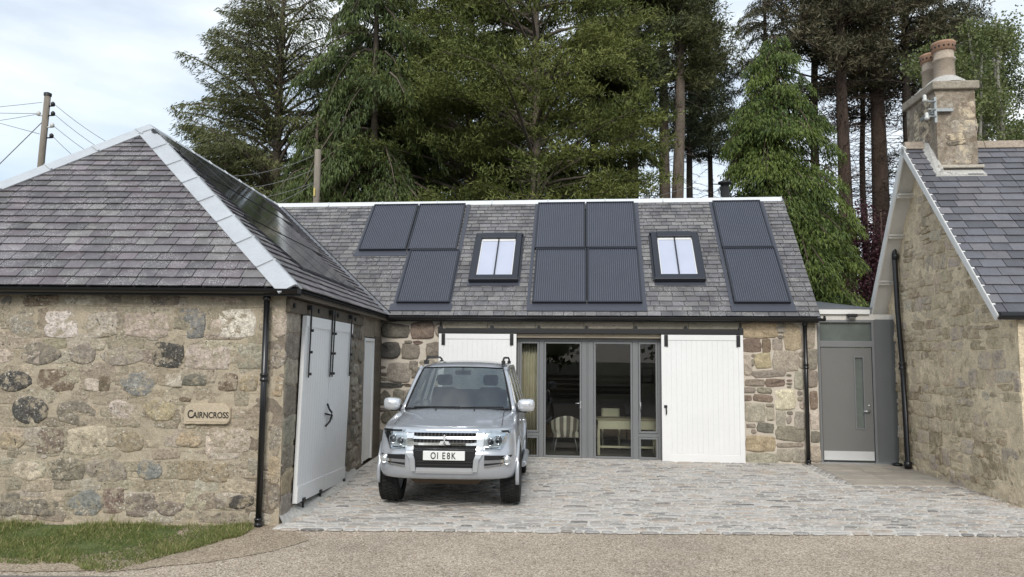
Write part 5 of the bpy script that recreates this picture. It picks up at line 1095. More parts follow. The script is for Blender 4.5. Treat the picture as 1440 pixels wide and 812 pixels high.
def car():
    th = .018
    t = thing('parked_car', 'silver 4x4 parked on the cobbles facing the road, number plate O1 E8K', 'car', loc=(-.83, 9.40, .055), rz=-.05)
    # body shell -----------------------------------------------------
    V = []; F = []; nO = len(OUTL); nL = len(LEV)
    full = [(x, y) for x, y in OUTL]+[(-x, y) for x, y in OUTL[-2:0:-1]]; n = len(full)
    def hood(y): return lerp_t([(0, 1.02), (.22, 1.03), (.5, 1.085), (.9, 1.155), (1.25, 1.205), (1.35, 1.20), (1.6, 1.17), (5, 1.17)], y)
    for li, (z, df, dx) in enumerate(LEV):
        for (x, y) in full:
            s_ = 1 if x >= 0 else -1; ax = abs(x); fy = max(0, 1-y/.7) if y < .7 else 0; ry = max(0, (y-3.8)/.38)
            fw_ = min(1, fy*1.15); X = max(0, ax-dx*min(1, ax/.6)); Y = y+df*fw_-df*min(1, ry)*.6
            zz = z+(belt(y) if li >= 7 else belt(y)*(.5 if li == 6 else 0)); 
            if li == 0: zz = z+.02*fw_
            V.append((X*s_, Y, zz))
    for li in range(nL-1):
        for k in range(n): k2 = (k+1) % n; F.append((li*n+k, li*n+k2, (li+1)*n+k2, (li+1)*n+k))
    F.append(tuple(range(n))[::-1])
    # hood / top
    top = (nL-1)*n; grid = []
    fr_ = (1, .86, .62, .32, 0, -.32, -.62, -.86, -1)
    for i in range(nO):
        row = []
        for q, f in enumerate(fr_):
            if q == 0: row.append(top+i)
            elif q == 8: row.append(top+(n-i) % n)
            elif i in (0, nO-1): row.append(top+i)
            else:
                x, y, z = V[top+i]; e = 1-abs(f); z2 = z+(hood(y)-z)*min(1, e*2.6); z2 += (.012 if abs(f) < .7 and y < 1.3 else 0); V.append((x*f, y-(.0 if y > .5 else .02*e), z2)); row.append(len(V)-1)
        grid.append(row)
    for i in range(nO-1):
        for q in range(8):
            f = [grid[i][q], grid[i][q+1], grid[i+1][q+1], grid[i+1][q]]; g = []
            for a in f:
                if a not in g: g.append(a)
            if len(g) >= 3: F.append(tuple(g[::-1]))
    me = bpy.data.meshes.new('body'); me.from_pydata(V, [], F); me.validate(); ob = bpy.data.objects.new('body', me); COL.objects.link(ob)
    me.materials.append(M['paint']); me.materials.append(M['gap'])
    bm = bmesh.new(); bm.from_mesh(me); bmesh.ops.remove_doubles(bm, verts=bm.verts, dist=.0005); bmesh.ops.recalc_face_normals(bm, faces=bm.faces); bm.to_mesh(me); bm.free()
    ss = ob.modifiers.new('s', 'SUBSURF'); ss.levels = 2; ss.render_levels = 2
    cut = []
    for y in (.80, 3.30):
        for s_ in (-1, 1):
            b = MB(); m = 32
            pr = [(0, s_*.60), (.455, s_*.60), (.455, s_*1.2), (0, s_*1.2)]
            vs = []; 
            for (xx) in (s_*.60, s_*1.2):
                for k in range(m): a = 2*pi*k/m; vs.append((xx, y+.455*math.cos(a), .395+.455*math.sin(a)))
            fs = [(k, (k+1) % m, m+(k+1) % m, m+k) for k in range(m)]+[tuple(range(m))[::-1], tuple(range(m, 2*m))]
            b.add(vs, fs); c = b.build('cut', M['gap']); bm = bmesh.new(); bm.from_mesh(c.data); bmesh.ops.recalc_face_normals(bm, faces=bm.faces); bm.to_mesh(c.data); bm.free()
            md = ob.modifiers.new('b', 'BOOLEAN'); md.object = c; md.operation = 'DIFFERENCE'; md.solver = 'EXACT'
            try: md.material_mode = 'TRANSFER'
            except Exception: pass
            cut.append(c)
    bpy.context.view_layer.update(); dg = bpy.context.evaluated_depsgraph_get(); me2 = bpy.data.meshes.new_from_object(ob.evaluated_get(dg)); me2.name = 'body'
    ob.modifiers.clear(); ob.data = me2
    for c in cut: bpy.data.objects.remove(c)
    me2.polygons.foreach_set('use_smooth', [True]*len(me2.polygons))
    bm = bmesh.new(); bm.from_mesh(me2)
    for e in bm.edges:
        if len(e.link_faces) == 2 and e.link_faces[0].normal.angle(e.link_faces[1].normal, 0) > .7: e.smooth = False
    bm.to_mesh(me2); bm.free(); me2.update(); ob.parent = t; body = ob
    # arch lips
    for y in (.80, 3.30):
        for s_ in (-1, 1):
            mb = MB(); pts = [(s_*(.905 if y > 1 else .90), y+.462*math.cos(a), .395+.462*math.sin(a)) for a in [(-12+204*i/24)*pi/180 for i in range(25)]]
            mb.tube(pts, .026, 8); mb.build('wheel_arch', M['paint'], t)
    # projected front patches -----------------------------------------
    def patch(mb, BL, BR, TR, TL, off, thick, nx=12, nz=6, mi=0, smooth=True):
        P = []
        for j in range(nz+1):
            for i in range(nx+1):
                f, g = i/nx, j/nz; x = (BL[0]*(1-f)+BR[0]*f)*(1-g)+(TL[0]*(1-f)+TR[0]*f)*g; z = (BL[1]*(1-f)+BR[1]*f)*(1-g)+(TL[1]*(1-f)+TR[1]*f)*g; P.append((x, z))
        W = nx+1; vs = [(x, yfront(x, z)-off, z) for x, z in P]; bk = [(x, yfront(x, z)-off+thick, z) for x, z in P]; N_ = len(vs)
        F = [(j*W+i, j*W+i+1, (j+1)*W+i+1, (j+1)*W+i) for j in range(nz) for i in range(nx)]; F += [tuple(N_+a for a in f[::-1]) for f in F]
        per = list(range(0, nx))+[j*W+nx for j in range(nz)]+[nz*W+i for i in range(nx, 0, -1)]+[j*W for j in range(nz, 0, -1)]
        F += [(per[k], per[(k+1) % len(per)], N_+per[(k+1) % len(per)], N_+per[k]) for k in range(len(per))]
        mb.add(vs+bk, F, (1, 1, 1), mi, False)
    def P_(name, mat, parent, *args, **k): mb = MB(); patch(mb, *args, **k); return mb.build(name, mat, parent)
    # grille
    gr = P_('grille', M['gap'], t, (-.40, .775), (.40, .775), (.40, .985), (-.40, .985), .012, .05)
    mb = MB(); z0 = .845
    for i in range(17):
        x = -.37+i*.0465; mb.hexa([(x-.008, yfront(x, .9)-.022, .79), (x+.008, yfront(x, .9)-.022, .79), (x+.008, yfront(x, .9), .79), (x-.008, yfront(x, .9), .79), (x+.008, yfront(x, .9)-.022, .97), (x+.024, yfront(x, .9)-.022, .97), (x+.024, yfront(x, .9), .97), (x+.008, yfront(x, .9), .97)])
    mb.build('grille_slats', M['grille_dark'], gr)
    mb = MB()
    patch(mb, (-.51, .975), (.51, .975), (.50, 1.006), (-.50, 1.006), .045, .07, nz=3)
    patch(mb, (-.40, .898), (.40, .898), (.40, .928), (-.40, .928), .040, .05, nz=2); patch(mb, (-.40, .822), (.40, .822), (.40, .85), (-.40, .85), .040, .05, nz=2)
    for s_ in (-1, 1):
        a, b = (.40, .50)
        Q = [(s_*a, .77), (s_*.48, .76), (s_*.49, .968), (s_*a, .968)]
        if s_ < 0: Q = [Q[1], Q[0], Q[3], Q[2]]
        patch(mb, *Q, .036, .06, nx=3)
    o = mb.build('grille_bars', M['chrome'], gr); bevel(o, .005)
    mb = MB()          # three-lozenge emblem
    for a in (90, 210, 330):
        d = Vector((math.cos(a*pi/180), math.sin(a*pi/180))); p = Vector((-d.y, d.x)); c = Vector((0, .872)); L1 = .084
        pts = [c, c+d*L1*.5+p*L1*.29, c+d*L1, c+d*L1*.5-p*L1*.29]; y = yfront(0, .9)-.078
        mb.hexa([(q.x, y+.02, q.y) for q in pts]+[(q.x, y, q.y) for q in pts])
    mb.build('badge', M['badge'], gr)
    # headlamps
    for s_ in (-1, 1):
        def Q(a, b, c, d): a, b, c, d = [(s_*p[0], p[1]) for p in (a, b, c, d)]; return (a, b, c, d) if s_ > 0 else (b, a, d, c)
        hl = P_('headlight', M['lamp_bowl'], t, *Q((.49, .765), (.70, .77), (.82, 1.0), (.49, 1.005)), .008, .03)
        mb = MB(); patch(mb, *Q((.50, .925), (.79, .935), (.80, .96), (.50, .945)), .012, .01, nx=8, nz=1); patch(mb, *Q((.50, .77), (.695, .775), (.70, .795), (.50, .79)), .02, .02, nx=8, nz=1)
        for (x, z, r) in ((.565, .86, .050), (.665, .88, .056)): y = yfront(x, z)-.018; mb.lathe((s_*x, y, z), [(r*.7, .02), (r, -.006), (r*1.08, 0), (r*1.1, .03)], 20, 'y')
        mb.build('reflector', M['chrome'], hl)
        mb = MB()
        for (x, z, r) in ((.565, .86, .036), (.665, .88, .042)):
            y = yfront(x, z)-.012; mb.lathe((s_*x, y, z), [(0, -.026), (r*.5, -.022), (r*.85, -.012), (r, .004)], 18, 'y')
        mb.build('projector', M['lamp_dark'], hl)
        P_('lens', M['lens'], hl, *Q((.488, .76), (.705, .765), (.83, 1.005), (.488, 1.01)), .042, .004, nx=10, nz=8)
        mb = MB(); patch(mb, *Q((.725, .84), (.76, .87), (.80, .985), (.77, .985)), .012, .008, nx=3, nz=4); mb.build('indicator', mat_plain('indicator_amber', (.62, .5, .38), .3), hl)
    # lower bumper details
    itk = P_('lower_intake', M['gap'], t, (-.36, .545), (.36, .545), (.40, .77), (-.40, .77), .006, .03)
    mb = MB()
    for z in (.575, .61, .745): patch(mb, (-.37, z), (.37, z), (.37, z+.014), (-.37, z+.014), .014, .02, nz=1)
    mb.build('intake_bars', M['plastic'], itk)
    for s_ in (-1, 1):
        mb = MB(); pts = [(.445, .79), (.44, .72), (.40, .64), (.385, .50)]; w_ = [.045, .042, .032, .026]
        for k in range(3):
            (xa, za), (xb, zb) = pts[k], pts[k+1]; Q = [(s_*(xb-w_[k+1]), zb), (s_*(xb+w_[k+1]), zb), (s_*(xa+w_[k]), za), (s_*(xa-w_[k]), za)]
            if s_ < 0: Q = [Q[1], Q[0], Q[3], Q[2]]
            patch(mb, *Q, .034, .05, nx=3, nz=3)
        o = mb.build('bumper_trim', M['silver_trim'], t)
        def Q(a, b, c, d): a, b, c, d = [(s_*p[0], p[1]) for p in (a, b, c, d)]; return (a, b, c, d) if s_ > 0 else (b, a, d, c)
        fg = P_('fog_light', M['gap'], t, *Q((.50, .555), (.76, .59), (.845, .69), (.50, .70)), .005, .02)
        mb = MB(); patch(mb, *Q((.50, .60), (.74, .61), (.74, .645), (.50, .64)), .016, .012, nx=8, nz=2); patch(mb, *Q((.50, .555), (.74, .585), (.75, .60), (.50, .572)), .02, .02, nx=8, nz=1)
        x, z = .775, .635; y = yfront(x, z)-.01; mb.lathe((s_*x, y, z), [(.036, .0), (.052, -.03), (.058, -.02), (.06, .03)], 20, 'y'); mb.build('fog_surround', M['chrome'], fg)
        mb = MB(); mb.lathe((s_*x, y, z), [(0, -.024), (.03, -.02), (.045, -.006)], 16, 'y'); mb.build('fog_lens', M['lamp_bowl'], fg)
    P_('skid_bar', M['silver_trim'], t, (-.36, .475), (.36, .475), (.345, .545), (-.345, .545), .022, .05)
    mb = MB(); mb.hexa([(-.40, .30, .30), (.40, .30, .30), (.4, .8, .28), (-.4, .8, .28), (-.50, .12, .42), (.50, .12, .42), (.5, .8, .42), (-.5, .8, .42)]); mb.build('sump_guard', M['under_guard'], t)
    mb = MB(); mb.box(-.62, .62, .7, 3.9, .30, .40); mb.box(-.7, .7, .74, .86, .34, .44); mb.box(-.7, .7, 3.24, 3.36, .34, .44); mb.build('underbody', M['gap'], t)
    # plate
    pl = MB(); yp = yfront(0, .7)-.045; pl.box(-.262, .262, yp, yp+.04, .640, .753); o = pl.build('number_plate', M['plate_white'], t); bevel(o, .004)
    for i, (ch, x) in enumerate(zip('O1E8K', (-.128, -.072, .004, .064, .126))):
        txt(t, ch, .115, (x-.005, yp-.001, .658), M['gap'], 'plate_letter', sx=.74, ext=.0015, align='CENTER', bold=.0015)
        bpy.data.objects[-1].parent = o if False else bpy.data.objects[-1].parent
    # windscreen, cabin ------------------------------------------------
    WB_ = lambda f: (.765*f, 1.24+.13*f*f, 1.195-.012*f*f); WT = lambda f: (.615*f, 1.88+.10*f*f, 1.772-.02*f*f)
    def grid_between(fa, fb, m=14, k=6, bulge=.0):
        V = []
        for j in range(k+1):
            g = j/k
            for i in range(m+1):
                f = -1+2*i/m; a, b = Vector(fa(f)), Vector(fb(f)); p = a.lerp(b, g); p.y -= bulge*math.sin(pi*g); V.append(tuple(p))
        return V, [(j*(m+1)+i, j*(m+1)+i+1, (j+1)*(m+1)+i+1, (j+1)*(m+1)+i) for j in range(k) for i in range(m)]
    mb = MB(); V, F = grid_between(WB_, WT, bulge=.02); mb.add(V, F, smooth=True); mb.build('windscreen', M['carglass'], t)
    mb = MB(); e = lambda fa: [Vector(fa(-1+2*i/12)) for i in range(13)]
    mb.tube([tuple(p+Vector((0, -.01, -.005))) for p in e(WB_)], .016, 6); mb.tube([tuple(p) for p in e(WT)], .012, 6)
    for s_ in (-1, 1): mb.tube([tuple(Vector(WB_(s_)).lerp(Vector(WT(s_)), i/6)-Vector((0, .02*math.sin(pi*i/6), 0))) for i in range(7)], .014, 6)
    mb.build('windscreen_seal', M['gap'], t)
    # roof and pillars
    mb = MB(); ys = [1.90, 2.05, 2.4, 2.9, 3.4, 3.8, 3.98, 4.04]; zs = [1.785, 1.822, 1.862, 1.875, 1.868, 1.85, 1.825, 1.79]
    xs = [0, .25, .45, .57, .645, .685]; dz = [0, -.006, -.018, -.034, -.062, -.11]; V = []; W = 11
    for y, z in zip(ys, zs):
        g = min(1, .9+.1*(y-1.9)/.5)
        for q in range(-5, 6):
            a = abs(q); V.append((math.copysign(xs[a]*g, q) if q else 0, y+(.10*(xs[a]/.62)**2 if y < 2.0 else 0), z+dz[a]*(1 if y > 1.95 else .75)))
    F = [(j*W+i, j*W+i+1, (j+1)*W+i+1, (j+1)*W+i) for j in range(len(ys)-1) for i in range(W-1)]; mb.add(V, F, smooth=True)
    o = mb.build('roof', M['paint'], t); ss = o.modifiers.new('s', 'SOLIDIFY'); ss.thickness = .03; ss.offset = -1
    ss = o.modifiers.new('ss', 'SUBSURF'); ss.levels = 1; ss.render_levels = 1
    for s_ in (-1, 1):
        mb = MB(); pb, pt = Vector(WB_(s_)), Vector(WT(s_)); pb.x += s_*.03; pt.x += s_*.025; pb.z -= .05; pb.y += .02
        pts = [tuple(pb.lerp(pt, i/6)+Vector((s_*.012*math.sin(pi*i/6), -.012*math.sin(pi*i/6), 0))) for i in range(7)]; mb.tube(pts, .036, 10, rs=[.05, .04, .036, .034, .034, .034, .036])
        mb.tube([(s_*.64, 1.94, 1.755), (s_*.66, 1.98, 1.74), (s_*.672, 2.4, 1.775), (s_*.68, 3.4, 1.78), (s_*.67, 3.95, 1.75)], .028, 8); mb.build('screen_pillar', M['paint'], t)
        for (y0, y1, w_) in ((2.42, 2.42, .05), (3.28, 3.26, .08), (4.02, 3.92, .07)):
            mb = MB(); mb.bar((s_*.855, y0, 1.15), (s_*.668, y1, 1.77), .03, w_*2, (0, 1, 0)); mb.build('door_pillar', M['paint'], t)
    for s_ in (-1, 1):
        for (a0, a1, b0, b1) in ((1.42, 2.37, 2.03, 2.37), (2.47, 3.2, 2.47, 3.2), (3.36, 3.95, 3.34, 3.87)):
            mb = MB(); mb.add([(s_*.862, a0, 1.16), (s_*.862, a1, 1.16), (s_*.678, b1, 1.755), (s_*.678, b0, 1.755)], [(0, 1, 2, 3)]); mb.build('side_window', M['carglass'], t)
        mb = MB(); mb.bar((s_*.868, 1.33, 1.155), (s_*.868, 4.0, 1.155), .02, .03); mb.build('window_trim', M['plastic'], t)
        mb = MB(); mb.tube([(s_*.935, 1.32, .42), (s_*.955, 1.4, .42), (s_*.955, 2.7, .42), (s_*.935, 2.78, .42)], .04, 10); mb.build('side_step', M['silver_trim'], t)
        mb = MB()
        for y in (1.36, 2.50): mb.bar((s_*.914, y, .5), (s_*.906, y, .98), .004, .008); mb.tube
        mb.box(min(s_*.918, s_*.9), max(s_*.918, s_*.9), 1.36, 3.0, .60, .66); mb.build('door_seam', M['silver_trim'], t)
        mb = MB(); mb.tube([(s_*.90, 2.15, .97), (s_*.935, 2.17, .97), (s_*.935, 2.33, .97), (s_*.90, 2.35, .97)], .014, 8); mb.build('door_handle', M['chrome'], t)
        # mirror
        mb = MB(); c = Vector((s_*.975, 1.46, 1.235)); prf = []
        V = []; m = 16
        for (yy, sc) in ((.07, .90), (.055, 1.0), (.0, 1.0), (-.045, .92), (-.075, .72), (-.088, .35)):
            for k in range(m):
                a = 2*pi*k/m; ca, sa_ = math.cos(a), math.sin(a); r = (abs(ca)**4.5+abs(sa_)**4.5)**(-1/4.5); V.append((c.x+r*ca*.125*sc, c.y+yy, c.z+r*sa_*.092*sc+.006*ca*s_))
        F = [(i*m+k, i*m+(k+1) % m, (i+1)*m+(k+1) % m, (i+1)*m+k) for i in range(5) for k in range(m)]+[tuple(range(m))[::-1], tuple(5*m+k for k in range(m))]
        mb.add(V, F, smooth=True); mr = mb.build('wing_mirror', M['mirror_shell'], t)
        mb = MB(); mb.hexa([(c.x-s_*.13-.03, 1.42, 1.135), (c.x-s_*.13+.03, 1.42, 1.135), (c.x-s_*.13+.03, 1.52, 1.135), (c.x-s_*.13-.03, 1.52, 1.135), (c.x-s_*.10-.03, 1.42, 1.22), (c.x-s_*.10+.03, 1.42, 1.22), (c.x-s_*.10+.03, 1.52, 1.22), (c.x-s_*.10-.03, 1.52, 1.22)]); mb.bar((s_*.84, 1.47, 1.155), (c.x+s_*.02, 1.47, 1.150), .08, .035, (0, 0, 1)); mb.build('mirror_arm', M['plastic'], mr)
        # roof rail
        mb = MB(); mb.tube([(s_*.60, 2.10, 1.83), (s_*.60, 2.2, 1.895), (s_*.60, 2.4, 1.915), (s_*.60, 3.6, 1.915), (s_*.60, 3.8, 1.885), (s_*.60, 3.88, 1.83)], .016, 8); mb.box(s_*.60-.025, s_*.60+.025, 2.06, 2.26, 1.81, 1.87); mb.box(s_*.60-.025, s_*.60+.025, 3.72, 3.92, 1.81, 1.86); mb.build('roof_rail', M['plastic'], t)
        # crease between bonnet and wing, washer jet, wiper
        mb = MB(); mb.tube([(s_*(.70-.02*i/8), .30+.95*i/8, lerp_t([(.2, 1.028), (.5, 1.082), (.9, 1.15), (1.25, 1.195)], .30+.95*i/8)+.006) for i in range(9)], .004, 4); mb.build('bonnet_seam', M['plastic'], t)
        mb = MB(); mb.lathe((s_*.27, 1.02, 1.195), [(.014, -.01), (.012, .006), (0, .01)], 8); mb.build('washer_jet', M['plastic'], t)
    mb = MB(); mb.tube([(-.62, 1.27, 1.205), (-.3, 1.225, 1.215), (.05, 1.215, 1.215)], .009, 6); mb.tube([(.05, 1.25, 1.205), (.3, 1.235, 1.215), (.66, 1.29, 1.215)], .009, 6); mb.box(-.6, .6, 1.24, 1.30, 1.17, 1.196); mb.build('wiper', M['gap'], t)
    mb = MB(); mb.add([(-.64, 4.04, 1.2), (.64, 4.04, 1.2), (.58, 3.99, 1.74), (-.58, 3.99, 1.74)], [(0, 1, 2, 3)]); mb.build('rear_window', M['carglass'], t)
    mb = MB(); mb.lathe((.05, 4.22, .92), [(0, -.05), (.34, -.05), (.37, .0), (.37, .16), (.33, .2), (0, .2)], 28, 'y'); mb.build('spare_wheel', M['plastic'], t)
    # interior
    for s_ in (-1, 1):
        mb = MB(); x = s_*.37
        mb.hexa([(x-.24, 2.02, .72), (x+.24, 2.02, .72), (x+.22, 2.55, .72), (x-.22, 2.55, .72), (x-.24, 2.0, .9), (x+.24, 2.0, .9), (x+.22, 2.5, .92), (x-.22, 2.5, .92)])
        mb.hexa([(x-.23, 2.38, .9), (x+.23, 2.38, .9), (x+.23, 2.52, .9), (x-.23, 2.52, .9), (x-.18, 2.56, 1.44), (x+.18, 2.56, 1.44), (x+.18, 2.66, 1.44), (x-.18, 2.66, 1.44)])
        mb.box(x-.12, x+.12, 2.57, 2.67, 1.47, 1.64); o = mb.build('front_seat', M['seat'], t); bevel(o, .04, 3)
    mb = MB(); mb.box(-.6, .6, 3.2, 3.35, .8, 1.38); o = mb.build('rear_seat', M['seat'], t); bevel(o, .04, 2)
    mb = MB(); mb.hexa([(-.76, 1.36, .9), (.76, 1.36, .9), (.78, 1.8, .9), (-.78, 1.8, .9), (-.76, 1.36, 1.165), (.76, 1.36, 1.165), (.78, 1.78, 1.20), (-.78, 1.78, 1.20)]); mb.hexa([(.2, 1.6, 1.18), (.54, 1.6, 1.18), (.54, 1.8, 1.18), (.2, 1.8, 1.18), (.22, 1.66, 1.25), (.52, 1.66, 1.25), (.52, 1.8, 1.25), (.22, 1.8, 1.25)]); o = mb.build('dashboard', M['seat'], t); bevel(o, .03, 2)
    mb = MB(); cx, cy, cz, r = .37, 1.90, 1.17, .185; pts = [(cx+r*math.cos(a), cy+r*math.sin(a)*.42, cz+r*math.sin(a)*.9) for a in [2*pi*i/24 for i in range(25)]]; mb.tube(pts, .015, 8, caps=False); mb.tube([(cx-r, cy, cz), (cx+r, cy, cz)], .02, 6); mb.tube([(cx, cy, cz), (cx, cy-.08, cz-.17)], .02, 6); mb.build('steering_wheel', M['plastic'], t)
    mb = MB(); mb.box(-.12, .12, 1.93, 1.96, 1.655, 1.72); mb.tube([(0, 1.93, 1.72), (0, 1.90, 1.76)], .012, 6); mb.build('rear_view_mirror', M['plastic'], t)
    # wheels
    def wheel(y, s_):
        wt = MB(); c = (s_*.80, y, .39); hw = .132; prof = [(.245, -hw*.9), (.30, -hw), (.355, -hw*.98), (.383, -hw*.78), (.387, -hw*.4), (.388, 0), (.387, hw*.4), (.383, hw*.78), (.355, hw*.98), (.30, hw), (.245, hw*.9)]
        wt.lathe(c, prof, 48, 'x')
        for k in range(44):
            for (o_, w_, ph) in ((-.102, .04, 0), (-.035, .05, .5), (.035, .05, 0), (.102, .04, .5)):
                a = 2*pi*(k+ph)/44; da = 2*pi/44*.36; q = []
                for rr in (.383, .398 if abs(o_) < .05 else .392):
                    for (aa, oo) in ((a-da, o_-w_/2), (a+da, o_-w_/2), (a+da, o_+w_/2), (a-da, o_+w_/2)): q.append((c[0]+oo, c[1]+rr*math.cos(aa), c[2]+rr*math.sin(aa)))
                wt.hexa(q)
        wl = wt.build('wheel', M['rubber'], t)
        rm = MB(); cx = c[0]+s_*.085
        rm.lathe((c[0], c[1], c[2]), [(.25, -s_*.1), (.235, s_*.03), (.25, s_*.10), (.262, s_*.118)], 32, 'x')
        for k in range(12):
            a = 2*pi*k/12; rm.bar((cx+s_*.015, c[1]+.04*math.cos(a), c[2]+.04*math.sin(a)), (cx, c[1]+.245*math.cos(a), c[2]+.245*math.sin(a)), .035, .02, (1, 0, 0))
        rm.lathe((cx, c[1], c[2]), [(0, s_*.035), (.05, s_*.03), (.06, 0)], 16, 'x'); rm.build('rim', M['silver_trim'], wl)
    for y in (.80, 3.30):
        for s_ in (-1, 1): wheel(y, s_)
    return t
M['grille_dark'] = mat_plain('grille_slat', (.05, .05, .055), .4)
M['lamp_bowl'] = mat_surface('lamp_bowl', (.58, .60, .61), .25, noise=((25, .25), (60, .2)), bump=((45, .5, .006),), metallic=.6)
M['lamp_dark'] = mat_plain('projector_glass', (.05, .055, .065), .05, spec=.8)
M['badge'] = mat_surface('badge_silver', (.78, .79, .80), .3, noise=(), bump=(), metallic=.3)
M['mirror_shell'] = mat_surface('pale_mirror_shell', (.70, .71, .73), .2, noise=(), bump=(), metallic=.5, coat=.5)
car()
# ------------------------------------------------------------------ trees
def frame_of(d):
    up = np.array([0, 0, 1.0]); s = np.cross(d, up); s /= (np.linalg.norm(s, axis=-1, keepdims=True)+1e-9); u = np.cross(s, d); return s, u
def leaves_mesh(name, P, D, Ln, Wd, C, mat, parent, rng):
    """P centres (n,3), D direction (n,3), Ln length, Wd width: thin 3-vertex leaves"""
    n = len(P); r = rng.normal(0, 1, (n, 3)); s = np.cross(D, r); s /= (np.linalg.norm(s, axis=1, keepdims=True)+1e-9)
    V = np.empty((n, 3, 3)); V[:, 0] = P-s*Wd[:, None]/2; V[:, 1] = P+s*Wd[:, None]/2; V[:, 2] = P+D*Ln[:, None]
    return arr_mesh(name, V.reshape(-1, 3), np.arange(n*3).reshape(-1, 3), C, mat, parent)
def quad_leaves(name, P, D, Ln, Wd, C, mat, parent, rng):
    n = len(P); r = rng.normal(0, 1, (n, 3)); s = np.cross(D, r); s /= (np.linalg.norm(s, axis=1, keepdims=True)+1e-9)
    V = np.empty((n, 4, 3)); V[:, 0] = P; V[:, 1] = P+D*Ln[:, None]*.5+s*Wd[:, None]/2; V[:, 2] = P+D*Ln[:, None]; V[:, 3] = P+D*Ln[:, None]*.5-s*Wd[:, None]/2
    return arr_mesh(name, V.reshape(-1, 3), np.arange(n*4).reshape(-1, 4), C, mat, parent, 4)
def trunk_mesh(H_, r0_, lean, rg, branches, bark, parent, wob=.15, rtop=.03):
    mb = MB(); n = 12; pts = []; rs = []
    for i in range(n+1):
        f = i/n; pts.append((lean[0]*f+wob*(vn(f*4, rg, 1)-.5)*f, lean[1]*f+wob*(vn(f*4, rg, 2)-.5)*f, H_*f-.1)); rs.append(r0_*(1-f)**.8+rtop)
    mb.tube(pts, r0_, 9, rs=rs)
    for (p, r) in branches: mb.tube(p, r, 3, rs=[r*(1-.75*k/(len(p)-1)) for k in range(len(p))], caps=False)
    return mb.build('trunk', bark, parent)
def conifer(label, loc, H_, R_, zb, seed, style='fir', cols=((.055, .085, .03), (.10, .13, .045)), nb=150, nl=26000, bark='bark_dark', lean=(0, 0), prof=1.0, droop=.5, rise=.25, lsz=(.16, .05), density_top=1.0, name='conifer_tree', group=None, gapf=.35, r0_=.22, azb=None, cat='tree', hang=.35, crown_name='crown'):
    nl = int(nl*1.5); lsz = (lsz[0]*.80, lsz[1]*.76); rng = np.random.default_rng(seed); t = thing(name, label, cat, loc=loc, group=group)
    f = np.sort(rng.uniform(0, 1, nb)); zb_ = zb+(H_-zb)*f
    if style == 'cone': rad = R_*(np.clip(1-f, 0, 1)**.45)*(.68+.5*rng.uniform(0, 1, nb)); rad *= np.clip(.75+f*3, 0, 1)
    elif style == 'column': rad = R_*np.clip((1-f)*3.0, .12, 1)**.6*(.6+.6*rng.uniform(0, 1, nb))*(1-.25*f)
    elif style == 'pine': rad = R_*np.sin(np.clip(f*.85+.15, 0, 1)*pi)**.5*(.45+.7*rng.uniform(0, 1, nb))
    else: rad = R_*(np.clip(1-f, 0, 1)**.55)*(.5+.7*rng.uniform(0, 1, nb))
    rad = np.maximum(rad, .25); az = rng.uniform(0, 2*pi, nb)
    if azb is not None: az = np.where(rng.uniform(0, 1, nb) < .35, azb+rng.normal(0, .5, nb), az)
    # clumpy gaps
    g = rng.uniform(0, 1, nb) > gapf*.5; f, zb_, rad, az = f[g], zb_[g], rad[g], az[g]; nb = len(f)
    rs_ = rise*(.6+.8*rng.uniform(0, 1, nb)); dr = droop*(.6+.8*rng.uniform(0, 1, nb)); dirh = np.c_[np.cos(az), np.sin(az)]
    lx = lean[0]*zb_/H_; ly = lean[1]*zb_/H_
    def pos(i, s): r = rad[i]*s; return np.c_[lx[i]+dirh[i, 0]*r, ly[i]+dirh[i, 1]*r, zb_[i]+rad[i]*(rs_[i]*s*2-dr[i]*s*s*2)]
    br = []
    for i in range(nb):
        ss = np.array([0, .25, .5, .75, .97]); br.append(([tuple(q) for q in pos(np.full(5, i), ss)], .012+.018*rad[i]))
    trunk_mesh(H_, r0_, lean, seed, br, M[bark], t)
    w = rad**1.5; w /= w.sum(); i = rng.choice(nb, nl, p=w)
    if style == 'pine':
        s = rng.choice([.55, .7, .82, .92, 1.0], nl)*(.92+.12*rng.uniform(0, 1, nl)); side = rng.normal(0, .16, nl)*rad[i]
        k = rng.integers(0, 7, nl); ks = (k-3)/3*.33*rad[i]*(.4+s*.6); side = ks+rng.normal(0, .09, nl)
    else:
        s = np.clip(rng.beta(1.7, 1.15, nl), .06, 1); wid = .34*rad[i]*np.sin(np.clip(s*.93+.07, 0, 1)*pi)**.7+.08
        k = rng.uniform(-1, 1, nl); k = np.sign(k)*np.abs(k)**.8; s2 = np.round(s*11)/11+rng.normal(0, .012, nl); s = np.where(rng.uniform(0, 1, nl) < .7, s2, s); side = k*wid
    P = pos(i, s); d0 = np.c_[dirh[i, 0], dirh[i, 1], rs_[i]*2-dr[i]*4*s]; d0 /= np.linalg.norm(d0, axis=1, keepdims=True)
    sv = np.c_[-dirh[i, 1], dirh[i, 0], np.zeros(nl)]; P = P+sv*side[:, None]+d0*(np.abs(side)*.55)[:, None]
    P[:, 2] -= np.abs(side)*hang*.8+np.abs(rng.normal(0, 1, nl))*hang*.22; P += rng.normal(0, .035, (nl, 3))
    if style == 'pine': D = rng.normal(0, 1, (nl, 3))+d0*.7+np.array([0, 0, .5]); P += rng.normal(0, .08, (nl, 3))
    else: D = d0*.6+sv*np.sign(side)[:, None]*.5+rng.normal(0, .28, (nl, 3))+np.array([0, 0, -hang*2.2])
    D /= np.linalg.norm(D, axis=1, keepdims=True)
    bc = rng.uniform(0, 1, nb)[i]; c0, c1 = np.array(cols[0]), np.array(cols[1]); tip = np.clip((s-.55)*1.4, 0, 1)*.35
